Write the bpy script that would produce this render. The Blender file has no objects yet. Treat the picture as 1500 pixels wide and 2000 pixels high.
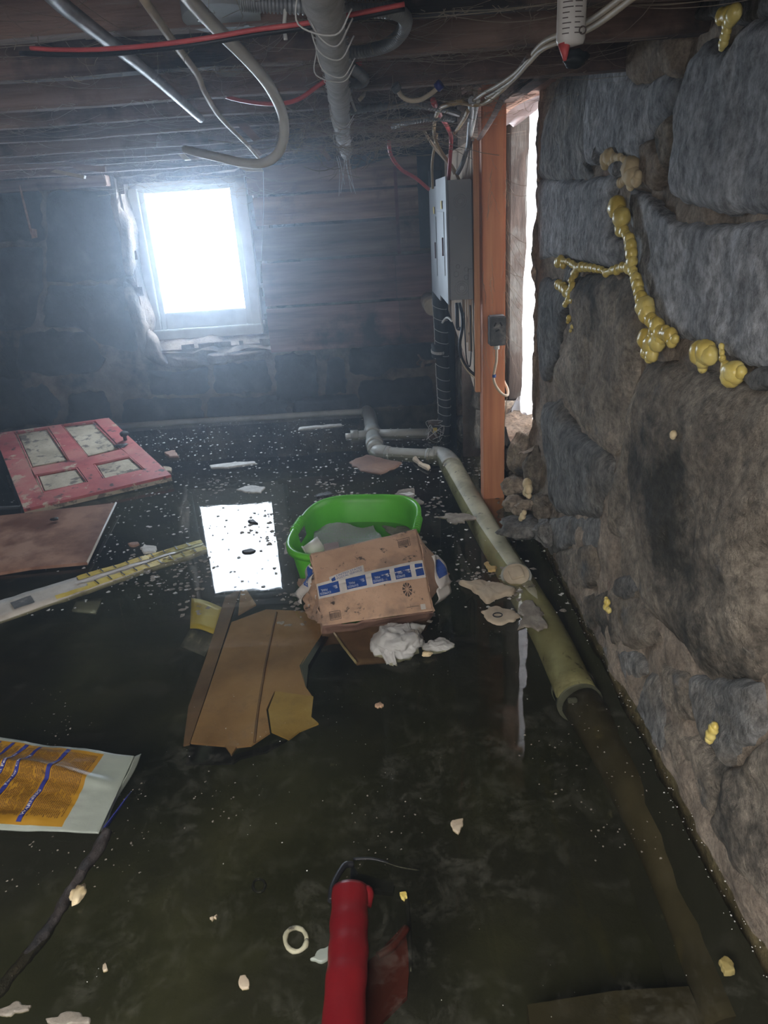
import bpy, bmesh, math, random
import numpy as np
from math import sin, cos, pi, radians, exp
from mathutils import Vector, Matrix, noise

# ------------------------------------------------------------------ camera, world, light, exposure
sc = bpy.context.scene
col = sc.collection
FPX, PITCH, ROLL, CAMH = 1400.0, radians(23.2), radians(3.8), 1.2
cd = bpy.data.cameras.new('camera'); cam = bpy.data.objects.new('camera', cd); col.objects.link(cam)
cd.sensor_fit = 'VERTICAL'; cd.sensor_height = 36; cd.lens = FPX / 2000 * 36
cd.clip_start = 0.02; cd.clip_end = 60
cam.matrix_world = Matrix.Translation((0, 0, CAMH)) @ (Matrix.Rotation(pi/2 - PITCH, 4, 'X') @ Matrix.Rotation(-ROLL, 4, 'Z'))
sc.camera = cam
sc.view_settings.view_transform = 'Standard'
sc.view_settings.look = 'None'
sc.view_settings.exposure = 0.68
sc.view_settings.gamma = 1
sc.view_settings.use_curve_mapping = False

w = bpy.data.worlds.new('world'); sc.world = w; w.use_nodes = True
nt = w.node_tree
bg = nt.nodes['Background']; bg.inputs[0].default_value = (0.55, 0.7, 1, 1); bg.inputs[1].default_value = 1.0
HAZE = 0.05
vs = nt.nodes.new('ShaderNodeVolumeScatter'); vs.inputs['Color'].default_value = (0.72, 0.84, 1, 1)
vs.inputs['Density'].default_value = HAZE; vs.inputs['Anisotropy'].default_value = 0.8
nt.links.new(vs.outputs[0], nt.nodes['World Output'].inputs['Volume'])
WIN_BACK, WIN_RIGHT, FILL_REAR, FILL_HATCH = 22.0, 11.0, 8.0, 16.0      # strength of the daylit panes; the last two are added fill
sc.cycles.volume_step_rate = 5; sc.cycles.volume_bounces = 0
sc.cycles.max_bounces = 8; sc.cycles.diffuse_bounces = 3; sc.cycles.glossy_bounces = 3
sc.cycles.transparent_max_bounces = 12; sc.cycles.transmission_bounces = 4
sc.cycles.sample_clamp_indirect = 4

# ------------------------------------------------------------------ pixel -> place
cR, sR, cP, sP = cos(ROLL), sin(ROLL), cos(PITCH), sin(PITCH)
CAM = Vector((0, 0, CAMH))
def ray(x, y):
    a = x - 750; b = y - 1000
    r = a*cR - b*sR; d = a*sR + b*cR
    return Vector((r, FPX*cP - d*sP, -FPX*sP - d*cP)) / FPX
def onz(x, y, z): v = ray(x, y); return CAM + v*((z - CAMH)/v.z)
def ony(x, y, Y): v = ray(x, y); return CAM + v*(Y/v.y)
def onx(x, y, X): v = ray(x, y); return CAM + v*(X/v.x)
def onp(x, y, p0, n): v = ray(x, y); return CAM + v*((p0 - CAM).dot(n)/v.dot(n))

# ------------------------------------------------------------------ materials
def nd(nt, t, **k):
    n = nt.nodes.new(t)
    for a, b in k.items():
        if a.startswith('i_'):
            key = a[2:]
            n.inputs[int(key) if key.isdigit() else key].default_value = b
        else: setattr(n, a, b)
    return n
def ramp(nt, fac, stops, interp='LINEAR'):
    r = nt.nodes.new('ShaderNodeValToRGB'); r.color_ramp.interpolation = interp
    els = r.color_ramp.elements
    while len(els) < len(stops): els.new(0.5)
    for e, (p, c) in zip(els, stops):
        e.position = p; e.color = (c[0], c[1], c[2], 1) if hasattr(c, '__len__') else (c, c, c, 1)
    nt.links.new(fac, r.inputs[0]); return r.outputs[0]
MATS = {}
def M(name, stops, scale=3, detail=8, rough=0.85, bump=0.3, bscale=25, dist=0.01, stretch=(1, 1, 1), metal=0, spec=0.4,
      stains=(), trans=0, alpha=None, coat=0, grain=None, rand=0, rvar=0.0, bstretch=None, nrough=0.6):
    m = bpy.data.materials.new(name); m.use_nodes = True; t = m.node_tree; L = t.links.new
    b = t.nodes['Principled BSDF']; tc = nd(t, 'ShaderNodeTexCoord')
    def mapped(st):
        mp = nd(t, 'ShaderNodeMapping'); mp.inputs['Scale'].default_value = st; L(tc.outputs['Object'], mp.inputs[0]); return mp.outputs[0]
    v = mapped(stretch)
    n = nd(t, 'ShaderNodeTexNoise', i_Scale=scale, i_Detail=detail, i_Roughness=nrough); L(v, n.inputs['Vector'])
    c = ramp(t, n.outputs[0], stops)
    v0 = mapped((1, 1, 1))
    for k, (scol, ss, lo, hi) in enumerate(stains):
        off = nd(t, 'ShaderNodeMapping'); off.inputs['Location'].default_value = (3.3*k+1, 7.1*k, 1.9*k); L(v0 if k % 2 == 0 else v, off.inputs[0])
        n2 = nd(t, 'ShaderNodeTexNoise', i_Scale=ss, i_Detail=7, i_Roughness=0.65); L(off.outputs[0], n2.inputs['Vector'])
        f = ramp(t, n2.outputs[0], [(lo, 0), (hi, 1)])
        mx = nd(t, 'ShaderNodeMix', data_type='RGBA'); L(f, mx.inputs[0]); L(c, mx.inputs[6]); mx.inputs[7].default_value = (*scol, 1)
        c = mx.outputs[2]
    if grain:
        gs, lo_, hi_, gst = grain; gm = mapped(gst); ng = nd(t, 'ShaderNodeTexNoise', i_Scale=gs, i_Detail=6, i_Roughness=.75); L(gm, ng.inputs['Vector'])
        gf = ramp(t, ng.outputs[0], [(.36, lo_), (.64, hi_)])
        mg = nd(t, 'ShaderNodeMix', data_type='RGBA', blend_type='MULTIPLY', i_0=1.0); L(c, mg.inputs[6]); L(gf, mg.inputs[7]); c = mg.outputs[2]
    if rand:
        oi = nd(t, 'ShaderNodeObjectInfo'); rr_ = nd(t, 'ShaderNodeMapRange'); rr_.inputs['To Min'].default_value = 1-rand; rr_.inputs['To Max'].default_value = 1+rand*.6
        L(oi.outputs['Random'], rr_.inputs[0]); mr = nd(t, 'ShaderNodeMix', data_type='RGBA', blend_type='MULTIPLY', i_0=1.0); L(c, mr.inputs[6]); L(rr_.outputs[0], mr.inputs[7]); c = mr.outputs[2]
    L(c, b.inputs['Base Color'])
    b.inputs['Roughness'].default_value = rough; b.inputs['Metallic'].default_value = metal
    b.inputs['Specular IOR Level'].default_value = spec; b.inputs['Coat Weight'].default_value = coat
    if rvar:
        rr = nd(t, 'ShaderNodeMapRange'); rr.inputs['To Min'].default_value = max(0.03, rough-rvar); rr.inputs['To Max'].default_value = min(1, rough+rvar)
        L(n.outputs[0], rr.inputs[0]); L(rr.outputs[0], b.inputs['Roughness'])
    if bump:
        vb = mapped(bstretch) if bstretch else v
        nb = nd(t, 'ShaderNodeTexNoise', i_Scale=bscale, i_Detail=9, i_Roughness=0.65); L(vb, nb.inputs['Vector'])
        bp = nd(t, 'ShaderNodeBump', i_Strength=bump, i_Distance=dist); L(nb.outputs[0], bp.inputs['Height']); L(bp.outputs[0], b.inputs['Normal'])
    if trans:
        tr = nd(t, 'ShaderNodeBsdfTranslucent'); L(c, tr.inputs[0]); ms = nd(t, 'ShaderNodeMixShader', i_0=trans)
        L(b.outputs[0], ms.inputs[1]); L(tr.outputs[0], ms.inputs[2]); L(ms.outputs[0], t.nodes['Material Output'].inputs[0])
    if alpha is not None: b.inputs['Alpha'].default_value = alpha
    MATS[name] = m; return m
def flat(name, c, rough=0.6, **k): return M(name, [(0.3, [x*0.85 for x in c]), (0.7, c)], rough=rough, bump=k.pop('bump', 0.1), **k)

m_slate = M('slate', rand=.2, stops=[(0.25, (.21, .218, .23)), (0.5, (.38, .388, .405)), (0.72, (.58, .585, .60))], scale=9, grain=(38, .4, 1.45, (1, 1.1, .85)), rough=.75, bump=1.0, bscale=10, dist=.06, bstretch=(1, 1.1, .9),
            stains=[((.21, .18, .145), 2.3, .55, .72), ((.38, .39, .4), 14, .62, .78), ((.06, .06, .065), 5, .6, .75)])
m_slate_dark = M('slate_dark', rand=.25, grain=(40, .4, 1.45, (1, 1.4, .8)), stops=[(0.3, (.12, .12, .118)), (0.55, (.25, .248, .242)), (0.75, (.38, .37, .355))], scale=9, rough=.8, bump=1.0, bscale=12, dist=.05, bstretch=(1, 1.4, .8),
            stains=[((.2, .165, .125), 3, .5, .7)])
m_brownstone = M('brown_stone', rand=.2, grain=(55, .5, 1.35, (1, 1, 1)), stops=[(0.28, (.15, .125, .10)), (0.5, (.29, .245, .195)), (0.72, (.44, .38, .31))], scale=7, rough=.85, bump=1.0, bscale=10, dist=.055,
            stains=[((.06, .058, .05), 2.4, .50, .62), ((.14, .15, .16), 5, .6, .7), ((.23, .12, .08), 2.6, .64, .76)])
m_mortar = M('mortar', grain=(70, .6, 1.3, (1, 1, 1)), stops=[(0.3, (.16, .125, .095)), (0.52, (.29, .235, .185)), (0.75, (.42, .35, .28))], scale=10, rough=.95, bump=1.0, bscale=30, dist=.015,
            stains=[((.12, .115, .11), 4, .55, .7), ((.3, .17, .12), 3, .63, .75)])
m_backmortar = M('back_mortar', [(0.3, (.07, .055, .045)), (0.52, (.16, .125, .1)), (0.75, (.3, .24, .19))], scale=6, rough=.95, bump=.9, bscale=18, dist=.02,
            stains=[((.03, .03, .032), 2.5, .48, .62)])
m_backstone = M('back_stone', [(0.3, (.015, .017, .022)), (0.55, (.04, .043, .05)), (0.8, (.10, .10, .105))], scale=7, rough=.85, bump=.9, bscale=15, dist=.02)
m_joist = M('joist_wood', [(0.3, (.08, .052, .043)), (0.5, (.21, .135, .108)), (0.72, (.38, .27, .22))], scale=2.2, rough=.85, bump=.7, bscale=6, stretch=(.6, 9, 9), dist=.006,
            stains=[((.03, .024, .022), 1.8, .5, .62), ((.3, .26, .22), 6, .62, .8)])
m_board = M('old_board', [(0.3, (.10, .06, .048)), (0.5, (.28, .17, .125)), (0.72, (.46, .31, .24))], scale=2.5, rand=.4, rough=.75, bump=.5, bscale=6, stretch=(.7, 6, 8), dist=.004,
            stains=[((.05, .035, .035), 2.6, .55, .70), ((.30, .25, .21), 7, .62, .8)])
m_board_red = M('old_board_red', [(0.3, (.09, .04, .038)), (0.5, (.22, .10, .085)), (0.72, (.36, .19, .16))], scale=2.5, rand=.3, rough=.75, bump=.5, bscale=6, stretch=(.7, 6, 8), dist=.005,
            stains=[((.04, .03, .035), 2.6, .53, .68)])
m_darkpanel = M('dark_panel', [(0.3, (.02, .026, .035)), (0.6, (.05, .06, .075)), (.8, (.13, .15, .17))], scale=6, rough=.6)
m_fir = M('fir_lumber', [(0.3, (.42, .15, .075)), (0.52, (.58, .235, .115)), (0.75, (.70, .33, .17))], scale=2.2, rough=.6, bump=.25, bscale=8, stretch=(14, 14, .7), dist=.002,
            stains=[((.30, .09, .04), 3, .66, .74)])
m_fir_light = M('fir_strip', [(0.3, (.50, .21, .09)), (0.52, (.72, .37, .18)), (0.75, (.82, .5, .28))], scale=2.2, rough=.6, bump=.25, bscale=8, stretch=(14, 14, .7), dist=.002)
m_ply = M('plywood', [(0.3, (.38, .28, .2)), (0.52, (.55, .42, .31)), (0.75, (.68, .55, .42))], scale=3, rough=.7, bump=.3, bscale=8, stretch=(10, 2, .8), dist=.002,
            stains=[((.1, .07, .05), 30, .68, .74)])
m_sill = M('sill_wood', [(0.3, (.2, .11, .08)), (0.52, (.36, .22, .165)), (0.75, (.5, .33, .25))], scale=2, rough=.8, bump=.5, bscale=8, stretch=(12, 1, 12), dist=.004)
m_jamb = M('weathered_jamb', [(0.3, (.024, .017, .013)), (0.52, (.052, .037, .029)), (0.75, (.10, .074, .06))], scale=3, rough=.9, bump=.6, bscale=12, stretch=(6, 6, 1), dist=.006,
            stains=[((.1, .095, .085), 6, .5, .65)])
m_panel_face = M('zinc_cover', [(0.3, (.2, .215, .23)), (0.6, (.3, .315, .33)), (.8, (.4, .415, .43))], scale=4, rough=.42, bump=.08, metal=.55, stains=[((.34, .34, .34), 6, .6, .75)])
m_panel_side = M('grey_enamel', [(0.3, (.24, .25, .26)), (0.6, (.30, .31, .32)), (.8, (.35, .36, .37))], scale=4, rough=.5, bump=.05, spec=.5)
m_dusty = M('dusty_grey', [(0.3, (.07, .075, .08)), (0.55, (.14, .145, .15)), (.75, (.42, .4, .37))], scale=25, rough=.9, bump=.5, bscale=60, dist=.003)
m_black = M('black_plastic', [(0.3, (.008, .008, .01)), (0.7, (.02, .02, .024))], rough=.45, bump=.1)
m_blackiron = M('black_iron', [(0.3, (.008, .01, .012)), (0.6, (.02, .024, .028)), (.8, (.06, .055, .05))], scale=12, rough=.6, bump=.4, bscale=40, dist=.003)
m_rust = M('dusty_rust', [(0.3, (.05, .03, .02)), (0.55, (.14, .1, .08)), (.75, (.4, .36, .32))], scale=25, rough=.9, bump=.7, bscale=60, dist=.004)
m_pvc = M('grey_pvc', [(0.3, (.30, .31, .29)), (0.6, (.42, .43, .40)), (.8, (.5, .51, .48))], scale=5, rough=.45, bump=.08,
            stains=[((.2, .19, .15), 4, .52, .7)])
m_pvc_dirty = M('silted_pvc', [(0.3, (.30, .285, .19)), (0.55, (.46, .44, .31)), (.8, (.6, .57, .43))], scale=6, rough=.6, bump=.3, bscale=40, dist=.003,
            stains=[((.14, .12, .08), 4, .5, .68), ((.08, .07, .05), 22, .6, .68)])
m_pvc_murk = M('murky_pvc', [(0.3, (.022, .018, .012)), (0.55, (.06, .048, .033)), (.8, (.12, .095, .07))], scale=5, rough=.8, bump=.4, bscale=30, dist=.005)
m_white = M('white_vinyl', [(0.3, (.55, .54, .5)), (0.6, (.72, .71, .67)), (.8, (.8, .79, .76))], scale=8, rough=.45, bump=.05)
m_cream = M('cream_cable', [(0.3, (.42, .34, .24)), (0.6, (.62, .53, .40)), (.8, (.7, .62, .5))], scale=12, rough=.55, bump=.1)
m_tan = M('tan_cable', [(0.3, (.3, .2, .09)), (0.6, (.5, .36, .18)), (.8, (.6, .48, .3))], scale=12, rough=.55, bump=.1)
m_red = M('red_cable', [(0.3, (.45, .06, .06)), (0.6, (.62, .1, .1)), (.8, (.7, .2, .18))], scale=14, rough=.45, bump=.05)
m_steel = M('galvanised', [(0.3, (.22, .23, .24)), (0.6, (.34, .35, .36)), (.8, (.45, .46, .47))], scale=20, rough=.5, metal=.5, bump=.15)
m_boxsteel = M('ceiling_box_steel', [(0.3, (.3, .33, .36)), (0.6, (.5, .54, .58)), (.8, (.65, .68, .7))], scale=8, rough=.5, metal=.4, bump=.1)
m_wrap = M('fibreglass_wrap', [(0.3, (.32, .31, .3)), (0.55, (.48, .47, .46)), (.8, (.62, .61, .6))], scale=30, rough=.9, bump=.8, bscale=50, dist=.005)
m_thread = M('dusty_thread', [(0.3, (.5, .49, .47)), (.7, (.7, .69, .67))], rough=.9, bump=0)
m_web = M('cobweb', [(0.3, (.30, .25, .19)), (.7, (.48, .42, .34))], scale=6, rough=1, bump=0, trans=.4)
m_frame = M('window_paint', [(0.3, (.42, .44, .42)), (0.6, (.6, .62, .6)), (.8, (.7, .72, .7))], scale=5, rough=.6, bump=.3, bscale=12, dist=.004)
m_foam = M('yellow_foam', [(0.3, (.5, .34, .06)), (0.5, (.72, .56, .15)), (.75, (.85, .74, .32))], scale=14, rough=.32, bump=.25, bscale=40, dist=.003, spec=.6,
            stains=[((.42, .27, .08), 9, .6, .72)])
m_foam_old = M('old_foam', [(0.3, (.5, .37, .18)), (0.5, (.7, .56, .34)), (.75, (.82, .7, .48))], scale=14, rough=.7, bump=.4, bscale=40, dist=.003)
m_green = M('green_plastic', [(0.3, (.14, .58, .03)), (0.6, (.21, .76, .06)), (.8, (.26, .82, .09))], scale=4, rough=.35, bump=.05, spec=.5, trans=.35,
            stains=[((.28, .42, .2), 12, .66, .78)])
m_card = M('cardboard', [(0.3, (.36, .21, .13)), (0.52, (.53, .34, .225)), (.75, (.64, .43, .3))], scale=5, rough=.8, bump=.4, bscale=25, dist=.004,
            stains=[((.30, .2, .145), 8, .5, .66), ((.33, .2, .12), 3, .52, .66), ((.07, .05, .04), 38, .60, .66)])
m_card_wet = M('wet_cardboard', [(0.3, (.22, .115, .06)), (0.52, (.42, .24, .14)), (.75, (.56, .35, .22))], scale=3.5, rough=.7, bump=.4, bscale=12, dist=.008,
            stains=[((.10, .06, .03), 5, .58, .72)])
m_card_yellow = M('wet_yellow_card', [(0.3, (.34, .2, .06)), (0.52, (.5, .33, .12)), (.75, (.6, .43, .19))], scale=6, rough=.7, bump=.3)
m_card_dark = M('sodden_board', [(0.3, (.11, .06, .045)), (0.52, (.22, .125, .09)), (.75, (.34, .21, .14))], scale=5, rough=.7, bump=.4, bscale=18, dist=.006)
m_scrap = M('soggy_scrap', [(0.3, (.34, .26, .18)), (0.52, (.5, .41, .3)), (.75, (.62, .53, .4))], scale=9, rough=.85, bump=.6, bscale=30, dist=.006,
            stains=[((.12, .1, .08), 10, .6, .68)])
m_scum = M('scum_raft', [(0.3, (.15, .13, .105)), (0.52, (.28, .245, .205)), (.75, (.46, .42, .36))], scale=20, rough=.95, bump=.8, bscale=60, dist=.006)
m_flake = M('paint_flake', [(0.3, (.5, .49, .46)), (0.6, (.7, .69, .66)), (.8, (.8, .79, .76))], scale=30, rough=.8, bump=0)
m_doorpaint = M('red_paint', [(0.3, (.34, .07, .075)), (0.5, (.52, .12, .12)), (.72, (.64, .24, .21))], scale=5, rough=.55, bump=.4, bscale=25, dist=.004,
            stains=[((.6, .5, .38), 7, .57, .60), ((.08, .05, .05), 18, .58, .64), ((.56, .26, .22), 2.2, .5, .66)])
m_doorpanel = M('peeling_panel', [(0.3, (.34, .29, .2)), (0.52, (.54, .47, .35)), (.75, (.66, .59, .46))], scale=7, rough=.8, bump=.7, bscale=18, dist=.008,
            stains=[((.16, .13, .10), 16, .53, .60)])
m_hardboard = M('hardboard', [(0.3, (.22, .10, .06)), (0.52, (.38, .21, .14)), (.75, (.5, .33, .25))], scale=2.6, rough=.5, bump=.25, bscale=30, dist=.003,
            stains=[((.15, .055, .03), 3.5, .44, .60), ((.07, .045, .035), 18, .65, .72)])
m_longboard = M('pale_board', [(0.3, (.42, .38, .33)), (0.52, (.62, .58, .52)), (.75, (.74, .7, .64))], scale=7, rough=.7, bump=.3, bscale=20, stains=[((.25, .21, .17), 9, .58, .7)])
m_yellow = M('yellow_tape', [(0.3, (.55, .40, .05)), (0.6, (.75, .58, .10)), (.8, (.8, .66, .2))], scale=6, rough=.45, bump=.1)
m_bag = M('feed_bag', [(0.3, (.28, .135, .01)), (0.55, (.36, .185, .016)), (.8, (.42, .23, .03))], scale=4, rough=.4, bump=.15, bscale=12, dist=.006,
            stains=[((.1, .05, .02), 22, .66, .71)])
m_bagwhite = M('bag_white', [(0.3, (.22, .25, .21)), (0.6, (.31, .34, .30)), (.8, (.38, .41, .37))], scale=5, rough=.4, bump=.15, stains=[((.1, .1, .08), 22, .66, .71)])
m_blue = M('blue_print', [(0.3, (.015, .05, .22)), (.7, (.03, .09, .34))], rough=.4, bump=0, stains=[((.3, .28, .28), 30, .64, .7)])
m_navy = M('navy_print', [(0.3, (.02, .025, .16)), (.7, (.035, .045, .24))], rough=.4, bump=0)
m_ink = flat('brown_ink', (.13, .055, .015), bump=0)
m_darkink = flat('dark_ink', (.09, .065, .055), bump=0)
m_tape = M('paper_tape', [(0.3, (.52, .48, .44)), (0.6, (.68, .64, .6)), (.8, (.76, .72, .68))], scale=9, rough=.4, bump=.1)
m_ltape = flat('white_ink', (.7, .72, .75), bump=0)
m_sheet = M('poly_sheet', [(0.3, (.62, .62, .64)), (0.6, (.8, .8, .83)), (.8, (.9, .9, .92))], scale=5, rough=.35, bump=.3, bscale=7, dist=.01, stretch=(1, 1, .3), trans=.75)
m_pbag = M('poly_bag', [(0.3, (.45, .44, .42)), (0.6, (.68, .67, .65)), (.8, (.8, .8, .78))], scale=7, rough=.4, bump=.5, bscale=22, dist=.008, trans=.2,
            stains=[((.3, .24, .17), 8, .58, .7)])
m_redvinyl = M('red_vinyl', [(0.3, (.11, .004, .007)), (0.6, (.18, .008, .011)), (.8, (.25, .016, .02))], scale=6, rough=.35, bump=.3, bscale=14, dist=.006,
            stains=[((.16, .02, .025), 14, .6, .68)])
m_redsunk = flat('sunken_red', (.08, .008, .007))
m_charcoal = M('charred_stick', [(0.3, (.01, .009, .009)), (0.6, (.035, .028, .026)), (.85, (.15, .12, .11))], scale=30, rough=.45, bump=1, bscale=60, dist=.008)
m_rock = M('rubble', grain=(60, .5, 1.3, (1, 1, 1)), stops=[(0.3, (.2, .16, .12)), (0.52, (.38, .31, .24)), (0.75, (.52, .43, .34))], scale=12, rough=.95, bump=1.0, bscale=30, dist=.012,
            stains=[((.10, .095, .09), 5, .52, .64)])
m_floor = M('silty_floor', [(0.3, (.016, .018, .010)), (0.5, (.036, .038, .021)), (0.7, (.075, .075, .05))], scale=2.0, rough=.95, bump=.6, bscale=12, dist=.01,
            stains=[((.03, .03, .028), 1.3, .45, .62), ((.12, .115, .09), 9, .66, .72)])

def emis(name, c, s):
    m = bpy.data.materials.new(name); m.use_nodes = True; t = m.node_tree; t.nodes.clear()
    e = nd(t, 'ShaderNodeEmission'); e.inputs[0].default_value = (*c, 1); e.inputs[1].default_value = s
    o = nd(t, 'ShaderNodeOutputMaterial'); t.links.new(e.outputs[0], o.inputs[0]); return m
m_pane_back = emis('daylit_pane_back', (.70, .84, 1.0), WIN_BACK)
m_pane_right = emis('daylit_pane_side', (.90, .94, 1.0), WIN_RIGHT)
m_fill_hatch = emis('fill_pane_hatch', (1, .98, .95), FILL_HATCH)  # glow of the added hatch
m_fill_rear = emis('fill_pane_rear', (.92, .95, 1.0), FILL_REAR)  # glow of the added window behind the camera

def water_mat():
    m = bpy.data.materials.new('floodwater'); m.use_nodes = True; t = m.node_tree; L = t.links.new; t.nodes.clear()
    out = nd(t, 'ShaderNodeOutputMaterial'); tc = nd(t, 'ShaderNodeTexCoord')
    # Schlick reflectance of water, the same from above and from below
    ge = nd(t, 'ShaderNodeNewGeometry'); dt = nd(t, 'ShaderNodeVectorMath', operation='DOT_PRODUCT'); L(ge.outputs['Incoming'], dt.inputs[0]); L(ge.outputs['Normal'], dt.inputs[1])
    ab = nd(t, 'ShaderNodeMath', operation='ABSOLUTE'); L(dt.outputs['Value'], ab.inputs[0])
    om = nd(t, 'ShaderNodeMath', operation='SUBTRACT', i_0=1.0); L(ab.outputs[0], om.inputs[1])
    pw = nd(t, 'ShaderNodeMath', operation='POWER', i_1=5.0); L(om.outputs[0], pw.inputs[0])
    fr = nd(t, 'ShaderNodeMath', operation='MULTIPLY_ADD', i_1=.98, i_2=.02); L(pw.outputs[0], fr.inputs[0])
    gl = nd(t, 'ShaderNodeBsdfGlossy', i_Roughness=0.02); gl.inputs[0].default_value = (1, 1, 1, 1)
    tr = nd(t, 'ShaderNodeBsdfTransparent'); tr.inputs[0].default_value = (.72, .715, .57, 1)
    mx = nd(t, 'ShaderNodeMixShader'); L(fr.outputs[0], mx.inputs[0]); L(tr.outputs[0], mx.inputs[1]); L(gl.outputs[0], mx.inputs[2])
    # dusty film floating on the water
    n = nd(t, 'ShaderNodeTexNoise', i_Scale=2.2, i_Detail=9, i_Roughness=.7, i_Distortion=.6); L(tc.outputs['Object'], n.inputs['Vector'])
    n2 = nd(t, 'ShaderNodeTexNoise', i_Scale=14, i_Detail=9, i_Roughness=.8, i_Distortion=.4); L(tc.outputs['Object'], n2.inputs['Vector'])
    a = ramp(t, n.outputs[0], [(.42, 0), (.66, 1)]); b = ramp(t, n2.outputs[0], [(.5, .0), (.68, .26)])
    mu = nd(t, 'ShaderNodeMath', operation='MULTIPLY'); L(a, mu.inputs[0]); L(b, mu.inputs[1])
    ad = nd(t, 'ShaderNodeMath', operation='ADD', i_1=.008); L(mu.outputs[0], ad.inputs[0])
    df = nd(t, 'ShaderNodeBsdfDiffuse'); df.inputs[0].default_value = (.27, .26, .22, 1)
    m2 = nd(t, 'ShaderNodeMixShader'); L(ad.outputs[0], m2.inputs[0]); L(mx.outputs[0], m2.inputs[1]); L(df.outputs[0], m2.inputs[2])
    nb = nd(t, 'ShaderNodeTexNoise', i_Scale=5, i_Detail=2); L(tc.outputs['Object'], nb.inputs['Vector'])
    bp = nd(t, 'ShaderNodeBump', i_Strength=.12, i_Distance=.004); L(nb.outputs[0], bp.inputs['Height'])
    L(bp.outputs[0], gl.inputs['Normal']); L(m2.outputs[0], out.inputs[0]); return m
m_water = water_mat()

def net_mat():
    m = bpy.data.materials.new('insect_screen'); m.use_nodes = True; t = m.node_tree; L = t.links.new
    b = t.nodes['Principled BSDF']; b.inputs['Base Color'].default_value = (.33, .35, .31, 1); b.inputs['Roughness'].default_value = .8
    tc = nd(t, 'ShaderNodeTexCoord'); sx = nd(t, 'ShaderNodeSeparateXYZ'); L(tc.outputs['Object'], sx.inputs[0])
    outs = []
    for k in (0, 1):
        mu = nd(t, 'ShaderNodeMath', operation='MULTIPLY', i_1=210.); L(sx.outputs[k], mu.inputs[0])
        f = nd(t, 'ShaderNodeMath', operation='FRACT'); L(mu.outputs[0], f.inputs[0])
        g = nd(t, 'ShaderNodeMath', operation='GREATER_THAN', i_1=.62); L(f.outputs[0], g.inputs[0]); outs.append(g)
    mx = nd(t, 'ShaderNodeMath', operation='MAXIMUM'); L(outs[0].outputs[0], mx.inputs[0]); L(outs[1].outputs[0], mx.inputs[1])
    L(mx.outputs[0], b.inputs['Alpha']); return m
m_net = net_mat()

# ------------------------------------------------------------------ object helpers
ORG = {}
def link(o, parent, org):
    ORG[o.name] = Vector(org); col.objects.link(o)
    if parent is not None:
        o.parent = parent; o.location = Vector(org) - ORG[parent.name]
    else: o.location = org
    return o
def obj(name, V, Fc, mat, parent=None, smooth=True, org=None, mats=None, midx=None):
    if org is None: org = ORG[parent.name] if parent is not None else sum((Vector(v) for v in V), Vector()) / max(1, len(V))
    org = Vector(org)
    me = bpy.data.meshes.new(name); me.from_pydata([tuple(Vector(v) - org) for v in V], [], Fc)
    for mm in (mats or [mat]): me.materials.append(mm)
    if midx: me.polygons.foreach_set('material_index', midx)
    if smooth: me.polygons.foreach_set('use_smooth', [len(p.vertices) < 5 for p in me.polygons])
    me.update()
    o = bpy.data.objects.new(name, me); return link(o, parent, org)
def tag(o, label=None, cat=None, group=None, kind=None):
    if label: o['label'] = label
    if cat: o['category'] = cat
    if group: o['group'] = group
    if kind: o['kind'] = kind
    return o
def thing(name, label, cat, loc, group=None):
    o = bpy.data.objects.new(name, None); o.empty_display_size = .05; link(o, None, loc); return tag(o, label, cat, group)
def fbm(p, s=1.0, seed=0.0, oct=4):
    return noise.fractal(Vector((p[0]*s + seed*13.1, p[1]*s - seed*7.7, p[2]*s + seed*3.3)), 1.0, 2.0, oct)
class MB:
    def __init__(s): s.V = []; s.F = []; s.I = []
    def add(s, V, F, i=0):
        b = len(s.V); s.V += [Vector(v) for v in V]; s.F += [tuple(b + k for k in f) for f in F]; s.I += [i]*len(F); return s
    def build(s, name, mat, parent=None, smooth=False, **k): return obj(name, s.V, s.F, mat, parent, smooth, midx=s.I if k.get('mats') else None, **k)
def boxdata(lo, hi, bev=0.0):
    bm = bmesh.new(); bmesh.ops.create_cube(bm, size=1)
    lo = Vector(lo); hi = Vector(hi)
    for v in bm.verts: v.co = Vector([(lo[i]+hi[i])/2 + v.co[i]*(hi[i]-lo[i]) for i in range(3)])
    if bev: bmesh.ops.bevel(bm, geom=list(bm.edges), offset=bev, segments=2, affect='EDGES')
    bm.verts.index_update(); V = [v.co.copy() for v in bm.verts]; F = [tuple(v.index for v in f.verts) for f in bm.faces]; bm.free(); return V, F
def box(name, lo, hi, mat, parent=None, bev=0.003, rot=None, piv=None, **k):
    V, F = boxdata(lo, hi, bev)
    if rot is not None:
        piv = Vector(piv) if piv is not None else (Vector(lo)+Vector(hi))/2
        V = [piv + rot @ (v - piv) for v in V]
    return obj(name, V, F, mat, parent, False, **k)
def smoothpath(pts, n=6):
    P = [Vector(p) for p in pts]
    if len(P) < 3: return P
    out = []
    for i in range(len(P)-1):
        a = P[i-1] if i else P[0]*2 - P[1]; b, c = P[i], P[i+1]; d = P[i+2] if i+2 < len(P) else P[-1]*2 - P[-2]
        for k in range(n):
            t = k/n; out.append(0.5*((2*b) + (c-a)*t + (2*a-5*b+4*c-d)*t*t + (3*b-a-3*c+d)*t**3))
    out.append(P[-1]); return out
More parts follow.
